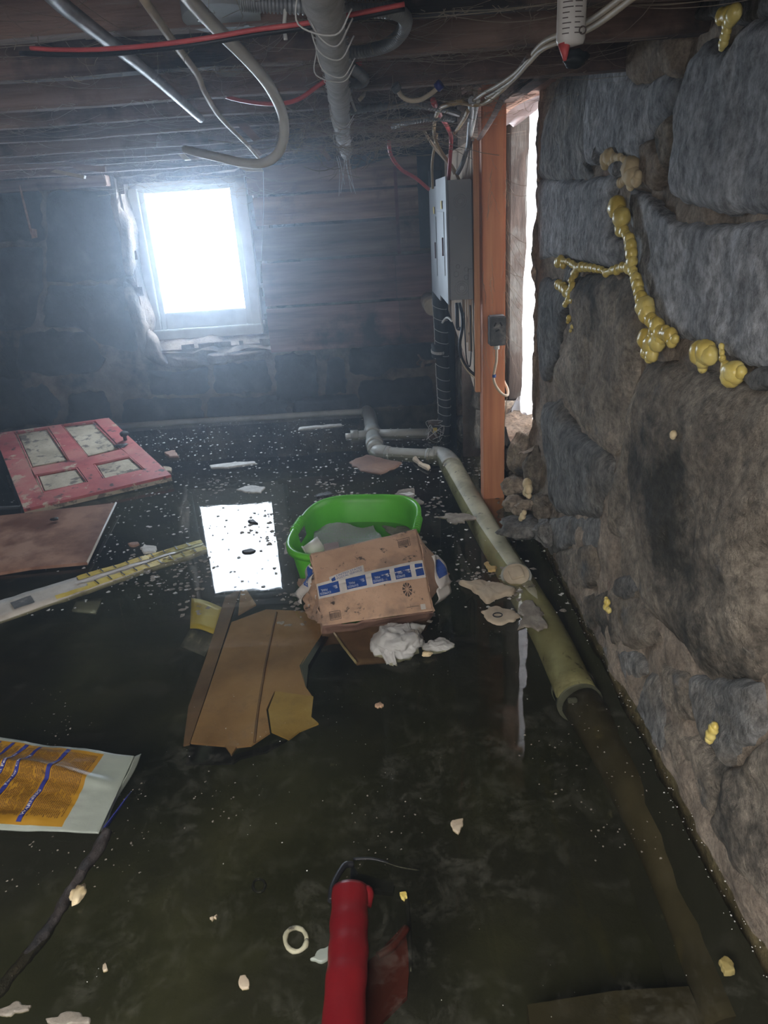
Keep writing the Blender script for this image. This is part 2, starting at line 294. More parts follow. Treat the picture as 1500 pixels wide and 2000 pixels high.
def tubedata(pts, r, sides=10, n=6, flat=1.0, caps=True, sm=True, rough=0, seed=1):
    P = smoothpath(pts, n) if sm else [Vector(p) for p in pts]
    m = len(P); V = []; F = []; up = Vector((0, 0, 1)); prev = None
    for i, p in enumerate(P):
        t = (P[min(i+1, m-1)] - P[max(i-1, 0)]).normalized()
        if prev is None:
            a = up.cross(t)
            if a.length < 1e-3: a = Vector((1, 0, 0)).cross(t)
        else: a = prev - t*prev.dot(t)
        a.normalize(); b = t.cross(a); prev = a
        rr = r(i/(m-1)) if callable(r) else r
        for k in range(sides):
            th = 2*pi*k/sides; d = a*cos(th) + b*sin(th)*flat
            q = rr
            if rough: q = rr*(1 + rough*fbm(p + d*rr, 1/(rr*1.5+1e-6)*.5, seed, 3))
            V.append(p + d*q)
    for i in range(m-1):
        for k in range(sides):
            k2 = (k+1) % sides; F.append((i*sides+k, i*sides+k2, (i+1)*sides+k2, (i+1)*sides+k))
    if caps: F.append(tuple(range(sides-1, -1, -1))); F.append(tuple((m-1)*sides + k for k in range(sides)))
    return V, F
def tube(name, pts, r, mat, parent=None, **k):
    V, F = tubedata(pts, r, **k); return obj(name, V, F, mat, parent, True)
def px(pts): return [ony(*p) for p in pts]
def ball(c, r, seed=0, amp=.2, sub=2, sq=(1, 1, 1), fs=1.3, hard=0, rot=None):
    bm = bmesh.new(); bmesh.ops.create_icosphere(bm, subdivisions=sub, radius=1)
    for v in bm.verts:
        d = v.co.normalized(); k = 1 + amp*fbm(d, fs, seed, 3)
        if hard:  # facets: clip against random planes
            rnd = random.Random(seed*97+3)
            for _ in range(9):
                n = Vector((rnd.uniform(-1, 1), rnd.uniform(-1, 1), rnd.uniform(-1, 1))).normalized(); lim = rnd.uniform(.62, .92)
                q = (d*k).dot(n)
                if q > lim: k *= lim/q*(1-hard) + hard if False else lim/q
        q = Vector((d.x*sq[0], d.y*sq[1], d.z*sq[2]))*k*r
        v.co = (rot @ q if rot else q) + Vector(c)
    bm.verts.index_update(); V = [v.co.copy() for v in bm.verts]; F = [tuple(v.index for v in f.verts) for f in bm.faces]; bm.free(); return V, F
def resample(P, n):
    L = [0]
    for i in range(len(P)): L.append(L[-1] + (P[(i+1) % len(P)] - P[i]).length)
    out = []; j = 0
    for k in range(n):
        s = L[-1]*k/n
        while L[j+1] < s: j += 1
        t = (s - L[j])/max(1e-9, L[j+1]-L[j]); out.append(P[j].lerp(P[(j+1) % len(P)], t))
    return out
def relief(P, nrm, thick=.03, N=72, rings=14, edge=.006, amp=.006, fs=9, seed=1, power=6, skirt=.03, tilt=0, round_=1, fine=0):
    """raised uneven face with the outline P (3D points in a plane), bulging along nrm"""
    P = resample([Vector(p) for p in P], N)
    for _ in range(round_): P = [(P[i-1] + P[i]*2 + P[(i+1) % N])/4 for i in range(N)]
    c = sum(P, Vector())/N; V = []; F = []
    out = []
    for p in P:
        d = (p-c).normalized(); out.append(p + d*edge*fbm(p, 22, seed, 4))
    V.append(c + nrm*(thick + amp*fbm(c, fs, seed)))
    tv = Vector((fbm(c, 3, seed+5), fbm(c, 3, seed+6), fbm(c, 3, seed+7)))*tilt
    for r in range(1, rings+1):
        s = 1 - (1 - r/rings)**1.6
        for p in out:
            q = c.lerp(p, s); h = thick*(1 - s**power) + amp*fbm(q, fs, seed)*(1 - .5*s**4) + (q-c).dot(tv)*(1-s**8) + (fine*fbm(q, 38, seed+2, 4) if fine else 0)
            V.append(q + nrm*h)
    for p in out: V.append(p - nrm*skirt)
    for k in range(N): F.append((0, 1+k, 1+(k+1) % N))
    for r in range(rings):
        a = 1+r*N; b = a+N
        for k in range(N): k2 = (k+1) % N; F.append((a+k, b+k, b+k2, a+k2))
    return V, F
def orient(V, F, nrm):
    a, b, c = (V[i] for i in F[0][:3])
    return F if (b-a).cross(c-a).dot(nrm) > 0 else [tuple(reversed(f)) for f in F]
def stone(name, P, nrm, mat, parent, **k):
    V, F = relief(P, nrm, **k); return obj(name, V, orient(V, F, nrm), mat, parent, True)
def quad(c00, c10, c11, c01, nu, nv, h=None, thick=.003):
    """bilinear sheet with thickness; h(u,v) raises it along its normal"""
    c00, c10, c11, c01 = map(Vector, (c00, c10, c11, c01)); n = (c10-c00).cross(c01-c00).normalized()
    if n.z < 0: n = -n
    def P(u, v): return (c00*(1-u)+c10*u)*(1-v) + (c01*(1-u)+c11*u)*v
    V = []; F = []
    for s in (0, 1):
        for j in range(nv+1):
            for i in range(nu+1):
                u, v = i/nu, j/nv; V.append(P(u, v) + n*((h(u, v) if h else 0) - s*thick))
    S = (nu+1)*(nv+1); idx = lambda i, j, s: s*S + j*(nu+1)+i
    for j in range(nv):
        for i in range(nu):
            F.append((idx(i, j, 0), idx(i, j+1, 0), idx(i+1, j+1, 0), idx(i+1, j, 0))); F.append((idx(i, j, 1), idx(i+1, j, 1), idx(i+1, j+1, 1), idx(i, j+1, 1)))
    for i in range(nu): F.append((idx(i, 0, 0), idx(i+1, 0, 0), idx(i+1, 0, 1), idx(i, 0, 1))); F.append((idx(i, nv, 0), idx(i, nv, 1), idx(i+1, nv, 1), idx(i+1, nv, 0)))
    for j in range(nv): F.append((idx(0, j, 0), idx(0, j, 1), idx(0, j+1, 1), idx(0, j+1, 0))); F.append((idx(nu, j, 0), idx(nu, j+1, 0), idx(nu, j+1, 1), idx(nu, j, 1)))
    a, b, c = V[F[0][0]], V[F[0][1]], V[F[0][2]]
    if (b-a).cross(c-a).dot(n) < 0: F = [tuple(reversed(f)) for f in F]
    def at(u, v, lift=0): return P(u, v) + n*((h(u, v) if h else 0) + lift)
    return V, F, at
def slab(pts, n, t, mat_edges=None):
    """flat plate with outline pts, top face there, going down t along n"""
    m = len(pts); V = [Vector(p) for p in pts] + [Vector(p) - n*t for p in pts]
    F = [tuple(range(m)), tuple(range(2*m-1, m-1, -1))] + [(i, i+m, (i+1) % m + m, (i+1) % m) for i in range(m)]
    a, b, c = V[0], V[1], V[2]
    if (b-a).cross(c-a).dot(n) < 0: F = [tuple(reversed(f)) for f in F]
    return V, F
TXT = {}
def textdata(s, size=1.0):
    if s not in TXT:
        cu = bpy.data.curves.new('text', 'FONT'); cu.body = s; cu.resolution_u = 2; o = bpy.data.objects.new('text', cu)
        me = bpy.data.meshes.new_from_object(o); TXT[s] = ([tuple(v.co) for v in me.vertices], [tuple(p.vertices) for p in me.polygons])
        bpy.data.objects.remove(o); bpy.data.meshes.remove(me)
    V, F = TXT[s]; return [(x*size, y*size) for x, y, z in V], F
def lettering(name, s, fn, mat, parent, w=1.0, h=1.0):
    """text scaled to fill the 0..w by 0..h box, mapped by fn(x, y) onto a surface"""
    V, F = textdata(s); xs = [v[0] for v in V]; ys = [v[1] for v in V]
    x0, x1, y0, y1 = min(xs), max(xs), min(ys), max(ys)
    return obj(name, [fn((x-x0)/(x1-x0)*w, (y-y0)/(y1-y0)*h) for x, y in V], F, mat, parent, False)
def patch(fn, u0, u1, v0, v1, nu=6, nv=3):
    V = [fn(u0+(u1-u0)*i/nu, v0+(v1-v0)*j/nv) for j in range(nv+1) for i in range(nu+1)]
    return V, [(j*(nu+1)+i, j*(nu+1)+i+1, (j+1)*(nu+1)+i+1, (j+1)*(nu+1)+i) for j in range(nv) for i in range(nu)]

# ------------------------------------------------------------------ the setting
YB, XR, ZC = 4.49, 0.62, 1.60
XL, YF = -3.3, -1.6
def hgrid(name, u0, u1, v0, v1, step, place, hf, mat, kind='structure', hole=None, back=.2, parent=None):
    nu = max(2, int((u1-u0)/step)); nv = max(2, int((v1-v0)/step)); V = []; F = []
    for j in range(nv+1):
        for i in range(nu+1):
            u = u0+(u1-u0)*i/nu; v = v0+(v1-v0)*j/nv; V.append(place(u, v, hf(u, v)))
    for j in range(nv):
        for i in range(nu):
            u = u0+(u1-u0)*(i+.5)/nu; v = v0+(v1-v0)*(j+.5)/nv
            if hole and hole(u, v): continue
            F.append((j*(nu+1)+i, j*(nu+1)+i+1, (j+1)*(nu+1)+i+1, (j+1)*(nu+1)+i))
    o = obj(name, V, F, mat, parent, True)
    if kind: o['kind'] = kind
    return o
floor = hgrid('floor', XL, .95, YF, YB+.1, .05, lambda u, v, h: (u, v, -.27+h), lambda u, v: .02*fbm((u, v, 0), 1.6, 2), m_floor)
water = hgrid('floodwater', XL, .98, YF, YB+.05, .25, lambda u, v, h: (u, v, 0), lambda u, v: 0, m_water, kind='stuff')
tag(water, 'dark murky floodwater covering the whole basement floor', 'water')

# back wall, window recess X -1.36..-.64, Z .42..1.44
WX0, WX1, WZ0, WZ1 = -1.36, -.63, .47, 1.40
def back_h(u, v): return .03*fbm((u, v, 0), 4, 3) + .015*fbm((u, v, 0), 14, 5)
def whole(u, v):
    e = .035*fbm((u, v, 4), 9, 1)
    return WX0+e < u < WX1+e and WZ0+e*.8 < v < WZ1
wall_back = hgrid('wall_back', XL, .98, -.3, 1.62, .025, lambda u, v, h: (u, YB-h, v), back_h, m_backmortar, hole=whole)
# the recess: reveals and outer skin
rv = MB()
def revgrid(a, b, n=14, m=8, amp=.02, seed=1):
    """a,b: lists of 2 points (front edge, back edge)"""
    V = []; F = []
    for i in range(n+1):
        for j in range(m+1):
            p = a[0].lerp(a[1], i/n); q = b[0].lerp(b[1], i/n); r = p.lerp(q, j/m)
            V.append(r + Vector((fbm(r, 9, seed), fbm(r, 9, seed+1), fbm(r, 9, seed+2)))*amp)
    for i in range(n):
        for j in range(m): F.append((i*(m+1)+j, i*(m+1)+j+1, (i+1)*(m+1)+j+1, (i+1)*(m+1)+j))
    return V, F
D = YB+.26; f_ = YB-.03
c_ = [(WX0-.03, WZ0-.03), (WX1+.03, WZ0-.03), (WX1+.03, WZ1+.03), (WX0-.03, WZ1+.03)]
e_ = [(WX0+.03, WZ0+.09), (WX1-.03, WZ0+.09), (WX1-.03, WZ1), (WX0+.03, WZ1)]
for k in range(4):
    a, b = c_[k], c_[(k+1) % 4]; a2, b2 = e_[k], e_[(k+1) % 4]
    rv.add(*revgrid((Vector((a[0], f_, a[1])), Vector((b[0], f_, b[1]))), (Vector((a2[0], D, a2[1])), Vector((b2[0], D, b2[1]))), amp=.03, seed=k+3))
r_ = rv.build('window_recess', m_backmortar, wall_back, smooth=True)
# ledge of broken stone under the window
for k, pp in enumerate([[(285, 640), (300, 650), (318, 690), (340, 716), (300, 712), (280, 690)], [(320, 690), (400, 700), (420, 712), (350, 722), (318, 714)],
                        [(405, 690), (520, 682), (516, 694), (440, 708), (400, 712)], [(238, 548), (262, 560), (285, 625), (298, 690), (280, 700), (262, 640)],
                        [(215, 375), (235, 385), (232, 405), (255, 425), (262, 480), (262, 540), (245, 545), (240, 470), (220, 410)]]):
    stone('stone', [ony(x, y, YB-.01) for x, y in pp], Vector((0, -1, 0)), m_backmortar, wall_back, thick=.05, amp=.02, N=36, rings=6, seed=k+40, edge=.015)
backpolys = [
    [(-40, 360), (78, 372), (84, 470), (-40, 478)], [(92, 375), (210, 372), (222, 412), (246, 428), (254, 530), (226, 548), (92, 552)],
    [(-40, 486), (82, 480), (80, 560), (60, 640), (-40, 650)], [(90, 560), (236, 556), (262, 640), (270, 690), (190, 670), (150, 640), (85, 640)],
    [(38, 655), (80, 645), (170, 650), (208, 700), (190, 728), (100, 735), (30, 722)], [(-40, 738), (28, 742), (70, 770), (95, 830), (-40, 840)],
    [(40, 762), (85, 752), (118, 790), (100, 830), (60, 800)], [(135, 772), (208, 764), (224, 836), (130, 840)],
    [(285, 722), (340, 728), (405, 716), (408, 768), (296, 772)], [(415, 716), (520, 702), (530, 765), (420, 770)],
    [(536, 695), (618, 690), (622, 780), (540, 786)], [(682, 682), (842, 668), (846, 715), (760, 722), (736, 738), (682, 728)],
    [(240, 782), (395, 778), (396, 825), (236, 835)], [(405, 778), (560, 772), (560, 815), (405, 822)], [(570, 778), (700, 770), (700, 810), (570, 814)],
    [(640, 700), (672, 700), (676, 768), (636, 772)], [(700, 745), (840, 735), (850, 790), (704, 796)], [(10, 600), (10, 640), (60, 640), (60, 600)],
    [(-200, 370), (-50, 362), (-50, 600), (-200, 600)], [(-200, 620), (-50, 655), (-50, 840), (-200, 850)], [(520, 320), (560, 318), (570, 400), (525, 402)],
    [(524, 410), (575, 408), (580, 500), (528, 502)], [(530, 510), (590, 508), (600, 600), (534, 602)], [(534, 610), (600, 608), (605, 682), (538, 686)]]
for k, pp in enumerate(backpolys):
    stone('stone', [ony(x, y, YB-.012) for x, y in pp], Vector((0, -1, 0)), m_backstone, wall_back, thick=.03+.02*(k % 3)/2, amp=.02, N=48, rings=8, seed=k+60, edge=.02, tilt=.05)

# board sheathing on the right of the back wall
ysp = [(312, 372), (373, 432), (434, 501), (503, 590), (592, 680)]
for k, (ya, yb) in enumerate(ysp):
    def zz(y): return ony(690, y, 4.43).z
    segs = [(-.64+.02*(k % 2), .185), (.19, .31)] if k < 3 else [(-.62, .16 if k == 3 else .17), (.163 if k == 3 else .173, .375)]
    for j, (xa, xb) in enumerate(segs):
        V, F = boxdata((xa, 4.405+.006*((k+j) % 2), zz(yb)+.009), (xb, 4.43, zz(ya)-.002), .003)
        o = obj('plank', V, F, m_board if k < 3 else m_board_red, wall_back, False)
box('batten', (.178, 4.39, zz(501)), (.196, 4.412, 1.46), m_board_red, wall_back, .002)
box('batten', (.31, 4.40, zz(493)), (.40, 4.43, 1.46), m_darkpanel, wall_back, .002)
box('top_plate', (-3.2, 4.36, 1.385), (-1.4, 4.44, 1.44), m_joist, wall_back, .004)

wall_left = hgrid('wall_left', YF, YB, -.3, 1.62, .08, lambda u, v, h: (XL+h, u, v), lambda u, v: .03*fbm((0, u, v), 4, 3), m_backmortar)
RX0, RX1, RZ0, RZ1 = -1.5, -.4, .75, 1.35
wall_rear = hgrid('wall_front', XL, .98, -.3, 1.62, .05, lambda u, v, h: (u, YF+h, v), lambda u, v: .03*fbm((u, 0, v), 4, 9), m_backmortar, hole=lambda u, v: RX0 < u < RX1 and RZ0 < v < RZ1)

# right wall: near stone part, opening Y 2.72..3.45, far part
NY1 = 2.74
def right_h(y, z):
    return .006 + .014*fbm((0, y, z), 5, 11) + .012*fbm((0, y, z), 16, 12) + (.05*max(0, .35-z) if z < .35 else 0)
def edgeY(z): return NY1 + .035*fbm((0, 0, z), 5, 4) + (.0 if z > .35 else (.35-z)*.9)
def rplace(u, v, h): return (XR-h, min(u, edgeY(v)), v)
wall_right = hgrid('wall_right', YF, 3.1, -.3, 1.62, .02, rplace, right_h, m_mortar)
R2 = MB()
n_ = 16
V = []; F = []
for j in range(61):        # the end of the near wall, going into the opening
    z = -.3+1.92*j/60
    for i in range(9):
        x = XR - right_h(edgeY(z), z) + .5*i/8; V.append(Vector((x, edgeY(z) + .03*fbm((x, 0, z), 7, 6)*(i > 0), z)))
for j in range(60):
    for i in range(8): F.append((j*9+i, (j+1)*9+i, (j+1)*9+i+1, j*9+i+1))
R2.add(V, F); R2.build('wall_end', m_mortar, wall_right, smooth=True)
# far part of the right wall behind the post and board
far = hgrid('wall_right_far', 2.95, YB, -.3, 1.62, .04, lambda u, v, h: (.50-h, u, v), lambda u, v: .045*fbm((0, u, v), 5, 21)+.02*fbm((0, u, v), 15, 22), m_mortar, parent=wall_right, kind=None,
            hole=lambda u, v: 2.95 <= u < 3.42 and .28 < v < 1.53)
for k, pp in enumerate([[(890, 690), (935, 720), (940, 800), (905, 800)], [(885, 810), (938, 815), (942, 880), (918, 872), (890, 860)]]):
    stone('stone', [onx(x, y, .49) for x, y in pp], Vector((-1, 0, 0)), m_brownstone, wall_right, thick=.03, amp=.02, N=36, rings=6, seed=k+90, edge=.015)
# far reveal of the opening with weathered jamb, and its floor
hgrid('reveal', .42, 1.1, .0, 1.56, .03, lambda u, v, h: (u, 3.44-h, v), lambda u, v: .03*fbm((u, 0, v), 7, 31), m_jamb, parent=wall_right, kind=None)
hgrid('opening_floor', .55, 1.1, 2.6, 3.5, .03, lambda u, v, h: (u, v, .27+(u-.55)*.2+h), lambda u, v: .05*fbm((u, v, 0), 7, 33), m_rock, parent=wall_right, kind=None)
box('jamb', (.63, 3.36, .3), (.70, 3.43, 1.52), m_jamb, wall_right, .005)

# ceiling
ceil = obj('ceiling', [(XL, YF, ZC+.03), (1.1, YF, ZC+.03), (1.1, YB+.3, ZC+.03), (XL, YB+.3, ZC+.03)], [(0, 3, 2, 1)], m_joist, None, False); ceil['kind'] = 'structure'
x = XL; k = 0; rnd = random.Random(4)
while x < .95:
    wd = .135+.02*rnd.random(); box('plank', (x, YF, ZC+.002*(k % 2)), (x+wd-.004, YB, ZC+.02), m_joist, ceil, .002); x += wd; k += 1
for k, Y in enumerate([-1.45, 0, .42, .82, 1.18, 1.48, 1.80, 2.14, 2.5, 2.86, 3.25, 3.65, 4.05]):
    n = 60; V = []; F = []
    for i in range(n+1):
        xx = XL + ((.27 if Y > 2 else .62)-XL)*i/n
        s = .004*fbm((xx, Y, 0), 3, 7); zb = 1.437+.006*fbm((xx, Y, 1), 2, 8)+.004*((k*7) % 3-1)
        prof = [(-.025, zb+.006), (-.019, zb), (.019, zb), (.025, zb+.006), (.025, ZC+.0), (-.025, ZC+.0)]
        for a, z in prof: V.append((xx, Y+a+s+.002*fbm((xx*6, z*40, a*50), 1, 9), z+.0015*fbm((xx*20, a*60, 0), 1, 3)))
    for i in range(n):
        for j in range(6): F.append((i*6+j, i*6+(j+1) % 6, (i+1)*6+(j+1) % 6, (i+1)*6+j))
    F.append(tuple(range(6))[::-1]); F.append(tuple(n*6+j for j in range(6)))
    obj('joist', V, F, m_joist, ceil, False)
lint = box('beam_sill', (.56, 2.1, 1.515), (.80, 3.6, 1.585), m_sill, wall_right, .006)
box('beam_edge', (.50, 1.9, 1.50), (.56, 3.6, 1.53), m_joist, wall_right, .006)

# window in the back wall
win = bpy.data.objects.new('window_1', None); link(win, None, (-1.0, YB+.12, .55)); win['kind'] = 'structure'
FY = YB+.13
def wb(name, x0, z0, x1, z1, y0=FY, y1=FY+.05, mat=m_frame, par=win): return box(name, (x0, y0, z0), (x1, y1, z1), mat, par, .004)
wb('frame', -1.375, .56, -1.315, 1.42); wb('frame', -.745, .56, -.685, 1.42); wb('frame', -1.375, 1.365, -.685, 1.42); wb('frame', -1.375, .50, -.685, .56, FY-.02)
wb('sash', -1.315, .56, -1.28, 1.37, FY+.015, FY+.045); wb('sash', -.78, .56, -.745, 1.37, FY+.015, FY+.045); wb('sash', -1.28, .56, -.78, .66, FY+.015, FY+.045); wb('sash', -1.28, 1.34, -.78, 1.37, FY+.015, FY+.045)
box('pane', (-1.285, FY+.03, .655), (-.775, FY+.036, 1.345), m_pane_back, win, 0)
# unseen window added behind the camera as fill light for the near wall
w2 = bpy.data.objects.new('added_fill_window', None); link(w2, None, ((RX0+RX1)/2, YF, RZ0)); w2['kind'] = 'structure'
for a in ((RX0, RZ0, RX0+.05, RZ1), (RX1-.05, RZ0, RX1, RZ1), (RX0, RZ0, RX1, RZ0+.05), (RX0, RZ1-.05, RX1, RZ1), (-.97, RZ0, -.93, RZ1)): wb('frame', *a, y0=YF-.06, y1=YF-.01, par=w2)
box('pane', (RX0+.03, YF-.04, RZ0+.03), (RX1-.03, YF-.034, RZ1-.03), m_fill_rear, w2, 0)
# unseen hatch added overhead behind the camera as fill light for floor and wall
w4 = bpy.data.objects.new('added_fill_hatch', None); link(w4, None, (-.6, -.7, 1.56)); w4['kind'] = 'structure'
for a in ((-1.25, -1.25, -1.18, -.15), (-.02, -1.25, .05, -.15), (-1.25, -1.25, .05, -1.18), (-1.25, -.22, .05, -.15)): box('frame', (a[0], a[1], 1.50), (a[2], a[3], 1.598), m_joist, w4, .004)
box('pane', (-1.2, -1.2, 1.565), (0, -.2, 1.571), m_fill_hatch, w4, 0)
# window of the opening in the right wall
w3 = bpy.data.objects.new('window_3', None); link(w3, None, (1.0, 3.1, .4)); w3['kind'] = 'structure'
for a in ((2.72, .38, 2.78, 1.52), (3.38, .38, 3.44, 1.52)): box('frame', (.95, a[0], a[1]), (1.0, a[2], a[3]), m_frame, w3, .004)
for a in ((.38, .44), (1.46, 1.52)): box('frame', (.95, 2.78, a[0]), (1.0, 3.38, a[1]), m_frame, w3, .004)
box('pane', (.97, 2.77, .43), (.976, 3.39, 1.47), m_pane_right, w3, 0)
# ------------------------------------------------------------------ stones of the right wall
def z5(L): return [(1000+x/2.857, y/2.857) for x, y in L]
def z6(L): return [(1000+x/2.857, 650+y/2.857) for x, y in L]
def z7(L): return [(1000+x/2.857, 1300+y/2.857) for x, y in L]
S_, D_, B_ = m_slate, m_slate_dark, m_brownstone
NX = Vector((-1, 0, 0))
stones = [
    (z5([(325, 385), (455, 350), (452, 560), (428, 700), (428, 910), (460, 965), (415, 1005), (172, 985), (178, 900), (205, 640), (245, 500)]), D_, .035),
    (z5([(462, 335), (600, 330), (660, 370), (740, 478), (860, 470), (895, 400), (958, 460), (920, 590), (835, 690), (760, 800), (735, 900), (640, 870), (560, 850), (500, 860), (485, 915), (432, 912), (434, 700)]), S_, .045),
    (z5([(580, 130), (640, 60), (740, 125), (920, 75), (955, 150), (945, 250), (965, 420), (940, 440), (890, 380), (855, 455), (735, 468), (650, 355), (600, 290)]), m_mortar, .05),
    (z5([(650, 0), (930, -40), (932, 60), (740, 118), (680, 100)]), D_, .045),
    (z5([(1600, 60), (1429, 110), (1310, 150), (1235, 255), (1090, 235), (1000, 370), (935, 600), (940, 700), (920, 880), (905, 1040), (960, 1115), (1150, 1165), (1429, 1195), (1600, 1200)]), S_, .055),
    (z5([(970, -60), (1429, -60), (1600, 30), (1429, 95), (1300, 135), (1170, 100), (980, 130)]), D_, .035),
    (z5([(845, 715), (925, 650), (938, 760), (930, 860), (880, 945), (842, 850)]), B_, .035),
    (z5([(755, 815), (825, 775), (848, 900), (868, 960), (800, 1045), (745, 1000)]), m_mortar, .045),
    (z5([(170, 1012), (415, 1015), (560, 985), (588, 1040), (556, 1140), (560, 1225), (596, 1300), (630, 1345), (622, 1450), (560, 1485), (400, 1448), (240, 1425), (170, 1440), (152, 1200), (140, 1060)]), S_, .045),
    (z5([(680, 1065), (750, 1095), (860, 1185), (930, 1245), (1210, 1275), (1429, 1225), (1600, 1230), (1600, 2000), (1429, 2080), (1150, 1950), (1040, 1890), (915, 1870), (850, 1780), (770, 1640), (725, 1520), (705, 1350), (668, 1250), (662, 1120)]), S_, .035),
    (z5([(372, 1535), (500, 1545), (640, 1545), (690, 1640), (710, 1750), (718, 1900)]) + z6([(700, 150), (640, 440), (612, 600), (575, 670), (480, 600), (335, 410), (302, 330), (252, 240), (330, 60)]), B_, .05),
    (z5([(165, 1560), (250, 1585), (345, 1710), (300, 1760), (262, 1890)]) + z6([(228, 150), (190, 270), (162, 220), (158, 0)]), D_, .035),
    (z6([(198, 405), (288, 385), (365, 560), (495, 640), (555, 740), (556, 830), (470, 1025), (260, 995), (220, 900), (203, 650)]), D_, .06),
    (z6([(705, 330), (688, 600), (722, 900), (758, 1480), (705, 1470), (640, 1350), (622, 1150), (562, 1100), (572, 850), (632, 640), (662, 400)]), B_, .03),
    (z6([(765, 175), (900, 165), (1000, 220), (1150, 260), (1290, 300), (1429, 330), (1600, 340), (1600, 900), (1429, 1300), (1429, 1850), (1350, 1920), (1120, 1930), (1000, 1750), (835, 1590), (765, 1475), (735, 900), (705, 700), (725, 350)]), B_, .085),
    (z6([(182, 1052), (300, 1034), (478, 1040), (468, 1195), (335, 1178), (232, 1245), (192, 1160)]), D_, .04),
    (z6([(255, 1225), (458, 1190), (478, 1395), (380, 1445), (285, 1378)]), B_, .04),
    (z6([(392, 1460), (460, 1470), (480, 1600), (460, 1680), (400, 1570)]), B_, .03),
    (z6([(478, 1475), (600, 1425), (735, 1490), (795, 1600), (828, 1720), (700, 1760), (562, 1738), (485, 1600)]), B_, .04),
    (z6([(502, 1745), (700, 1782), (760, 1895), (605, 1985), (545, 1900)]), D_, .035),
    (z7([(782, 62), (838, 42), (868, 300), (898, 520), (862, 500), (790, 380), (702, 250)]), D_, .035),
    (z7([(870, 0), (990, 60), (1010, 150), (1060, 300), (960, 280), (890, 180)]), B_, .03),
    (z7([(1005, 60), (1110, 70), (1385, 100), (1400, 380), (1205, 540), (1070, 320), (1015, 180)]), D_, .05),
    (z7([(880, 330), (1050, 400), (1190, 590), (1150, 850), (1040, 780), (965, 640)]), B_, .035),
    (z7([(1205, 600), (1429, 430), (1600, 400), (1600, 1500), (1429, 1300), (1300, 1140), (1160, 880)]), B_, .05),
    (z6([(625, 1375), (700, 1360), (732, 1430), (680, 1480), (622, 1460)]), D_, .05),
    (z6([(1300, 240), (1429, 200), (1600, 200), (1600, 300), (1429, 300)]), D_, .04),
    (z5([(300, 1500), (338, 1500), (345, 1600), (300, 1590)]), D_, .02),
    (z5([(470, 110), (560, 30), (575, 120), (590, 290), (480, 330)]), D_, .03),
]
for k, (pp, mt, th) in enumerate(stones):
    big = len(pp) > 12
    cx_ = sum(p[0] for p in pp)/len(pp); cy_ = sum(p[1] for p in pp)/len(pp)
    pp = [(x+(x-cx_)/math.hypot(x-cx_, y-cy_)*5, y+(y-cy_)/math.hypot(x-cx_, y-cy_)*5) for x, y in pp]
    stone('stone', [onx(x, y, XR-.012) for x, y in pp], NX, mt, wall_right, thick=th*(.5 if mt is m_slate else .5), N=170 if big else 90, rings=44 if big else 20,
          amp=.016 if mt is not m_slate else .010, fs=6, edge=.010, seed=k+100, tilt=.06, power=11 if mt is m_slate else 8, fine=.0035 if mt is not m_slate else .0022)
# courses beyond the right edge of the photograph
rs = random.Random(8); z = -.1
while z < 1.5:
    hgt = rs.uniform(.18, .34); y = -1.55 + rs.uniform(0, .1)
    while y < .98 - z*.0:
        wd = rs.uniform(.25, .5); y1 = y + wd
        lim = onx(1590, max(60, 1000 - (z-.2)*900), XR).y
        if y1 < lim:
            P = [(XR, y+.02, z), (XR, y+wd/2, z+rs.uniform(-.015, .015)), (XR, y1-.01, z+.01), (XR, y1, z+hgt-.03), (XR, y+wd*.4, z+hgt-.02), (XR, y+.01, z+hgt-.035)]
            stone('stone', P, NX, rs.choice([S_, D_, B_]), wall_right, thick=.045, N=48, rings=10, amp=.014, edge=.02, seed=int(y*100)+int(z*1000), tilt=.1)
        y = y1 + .02
    z += hgt

# ------------------------------------------------------------------ yellow foam squeezed out of the joints
def foam(label, blobs, mat=None, x0=XR-.035, group=None, sq=(.8, 1, 1), seed0=0):
    m = MB()
    full = [blobs[0]]
    for b_ in blobs[1:]:
        a_ = min(full, key=lambda q: math.hypot(q[0]-b_[0], q[1]-b_[1])); d_ = (onx(a_[0], a_[1], x0)-onx(b_[0], b_[1], x0)).length
        if seed0 != 4 and d_ > .8*(a_[2]+b_[2]):
            n_ = int(d_/(.8*(a_[2]+b_[2])))+1
            for q in range(1, n_+1): f = q/(n_+1); full.append((a_[0]*(1-f)+b_[0]*f, a_[1]*(1-f)+b_[1]*f, min(a_[2], b_[2])*.85))
        full.append(b_)
    for k, (x, y, r) in enumerate(full):
        c = onx(x, y, x0 - .25*r); V, F = ball(c, r*1.18, seed0*31+k, .13, 3 if r > .011 else 2, sq, 1.6); m.add(V, F)
    return tag(m.build('expanding_foam', mat or m_foam, None, smooth=True), label, 'foam', group)
foam('thick glossy yellow foam bead running down the joint between the big slate stones', [
    (1205, 405, .022), (1214, 425, .02), (1212, 448, .014), (1219, 452, .012), (1229, 468, .013), (1232, 480, .014), (1233, 495, .014), (1234, 510, .013), (1228, 522, .013), (1236, 530, .011),
    (1242, 545, .013), (1245, 557, .013), (1248, 570, .012), (1252, 583, .014), (1260, 600, .02), (1263, 612, .018), (1272, 625, .014), (1283, 637, .016), (1290, 650, .014),
    (1262, 662, .019), (1272, 672, .018), (1284, 668, .017), (1262, 688, .013), (1274, 692, .014), (1268, 700, .01), (1308, 655, .014), (1312, 668, .011), (1318, 662, .009), (1300, 645, .01), (1278, 648, .013), (1290, 660, .013)], seed0=1)
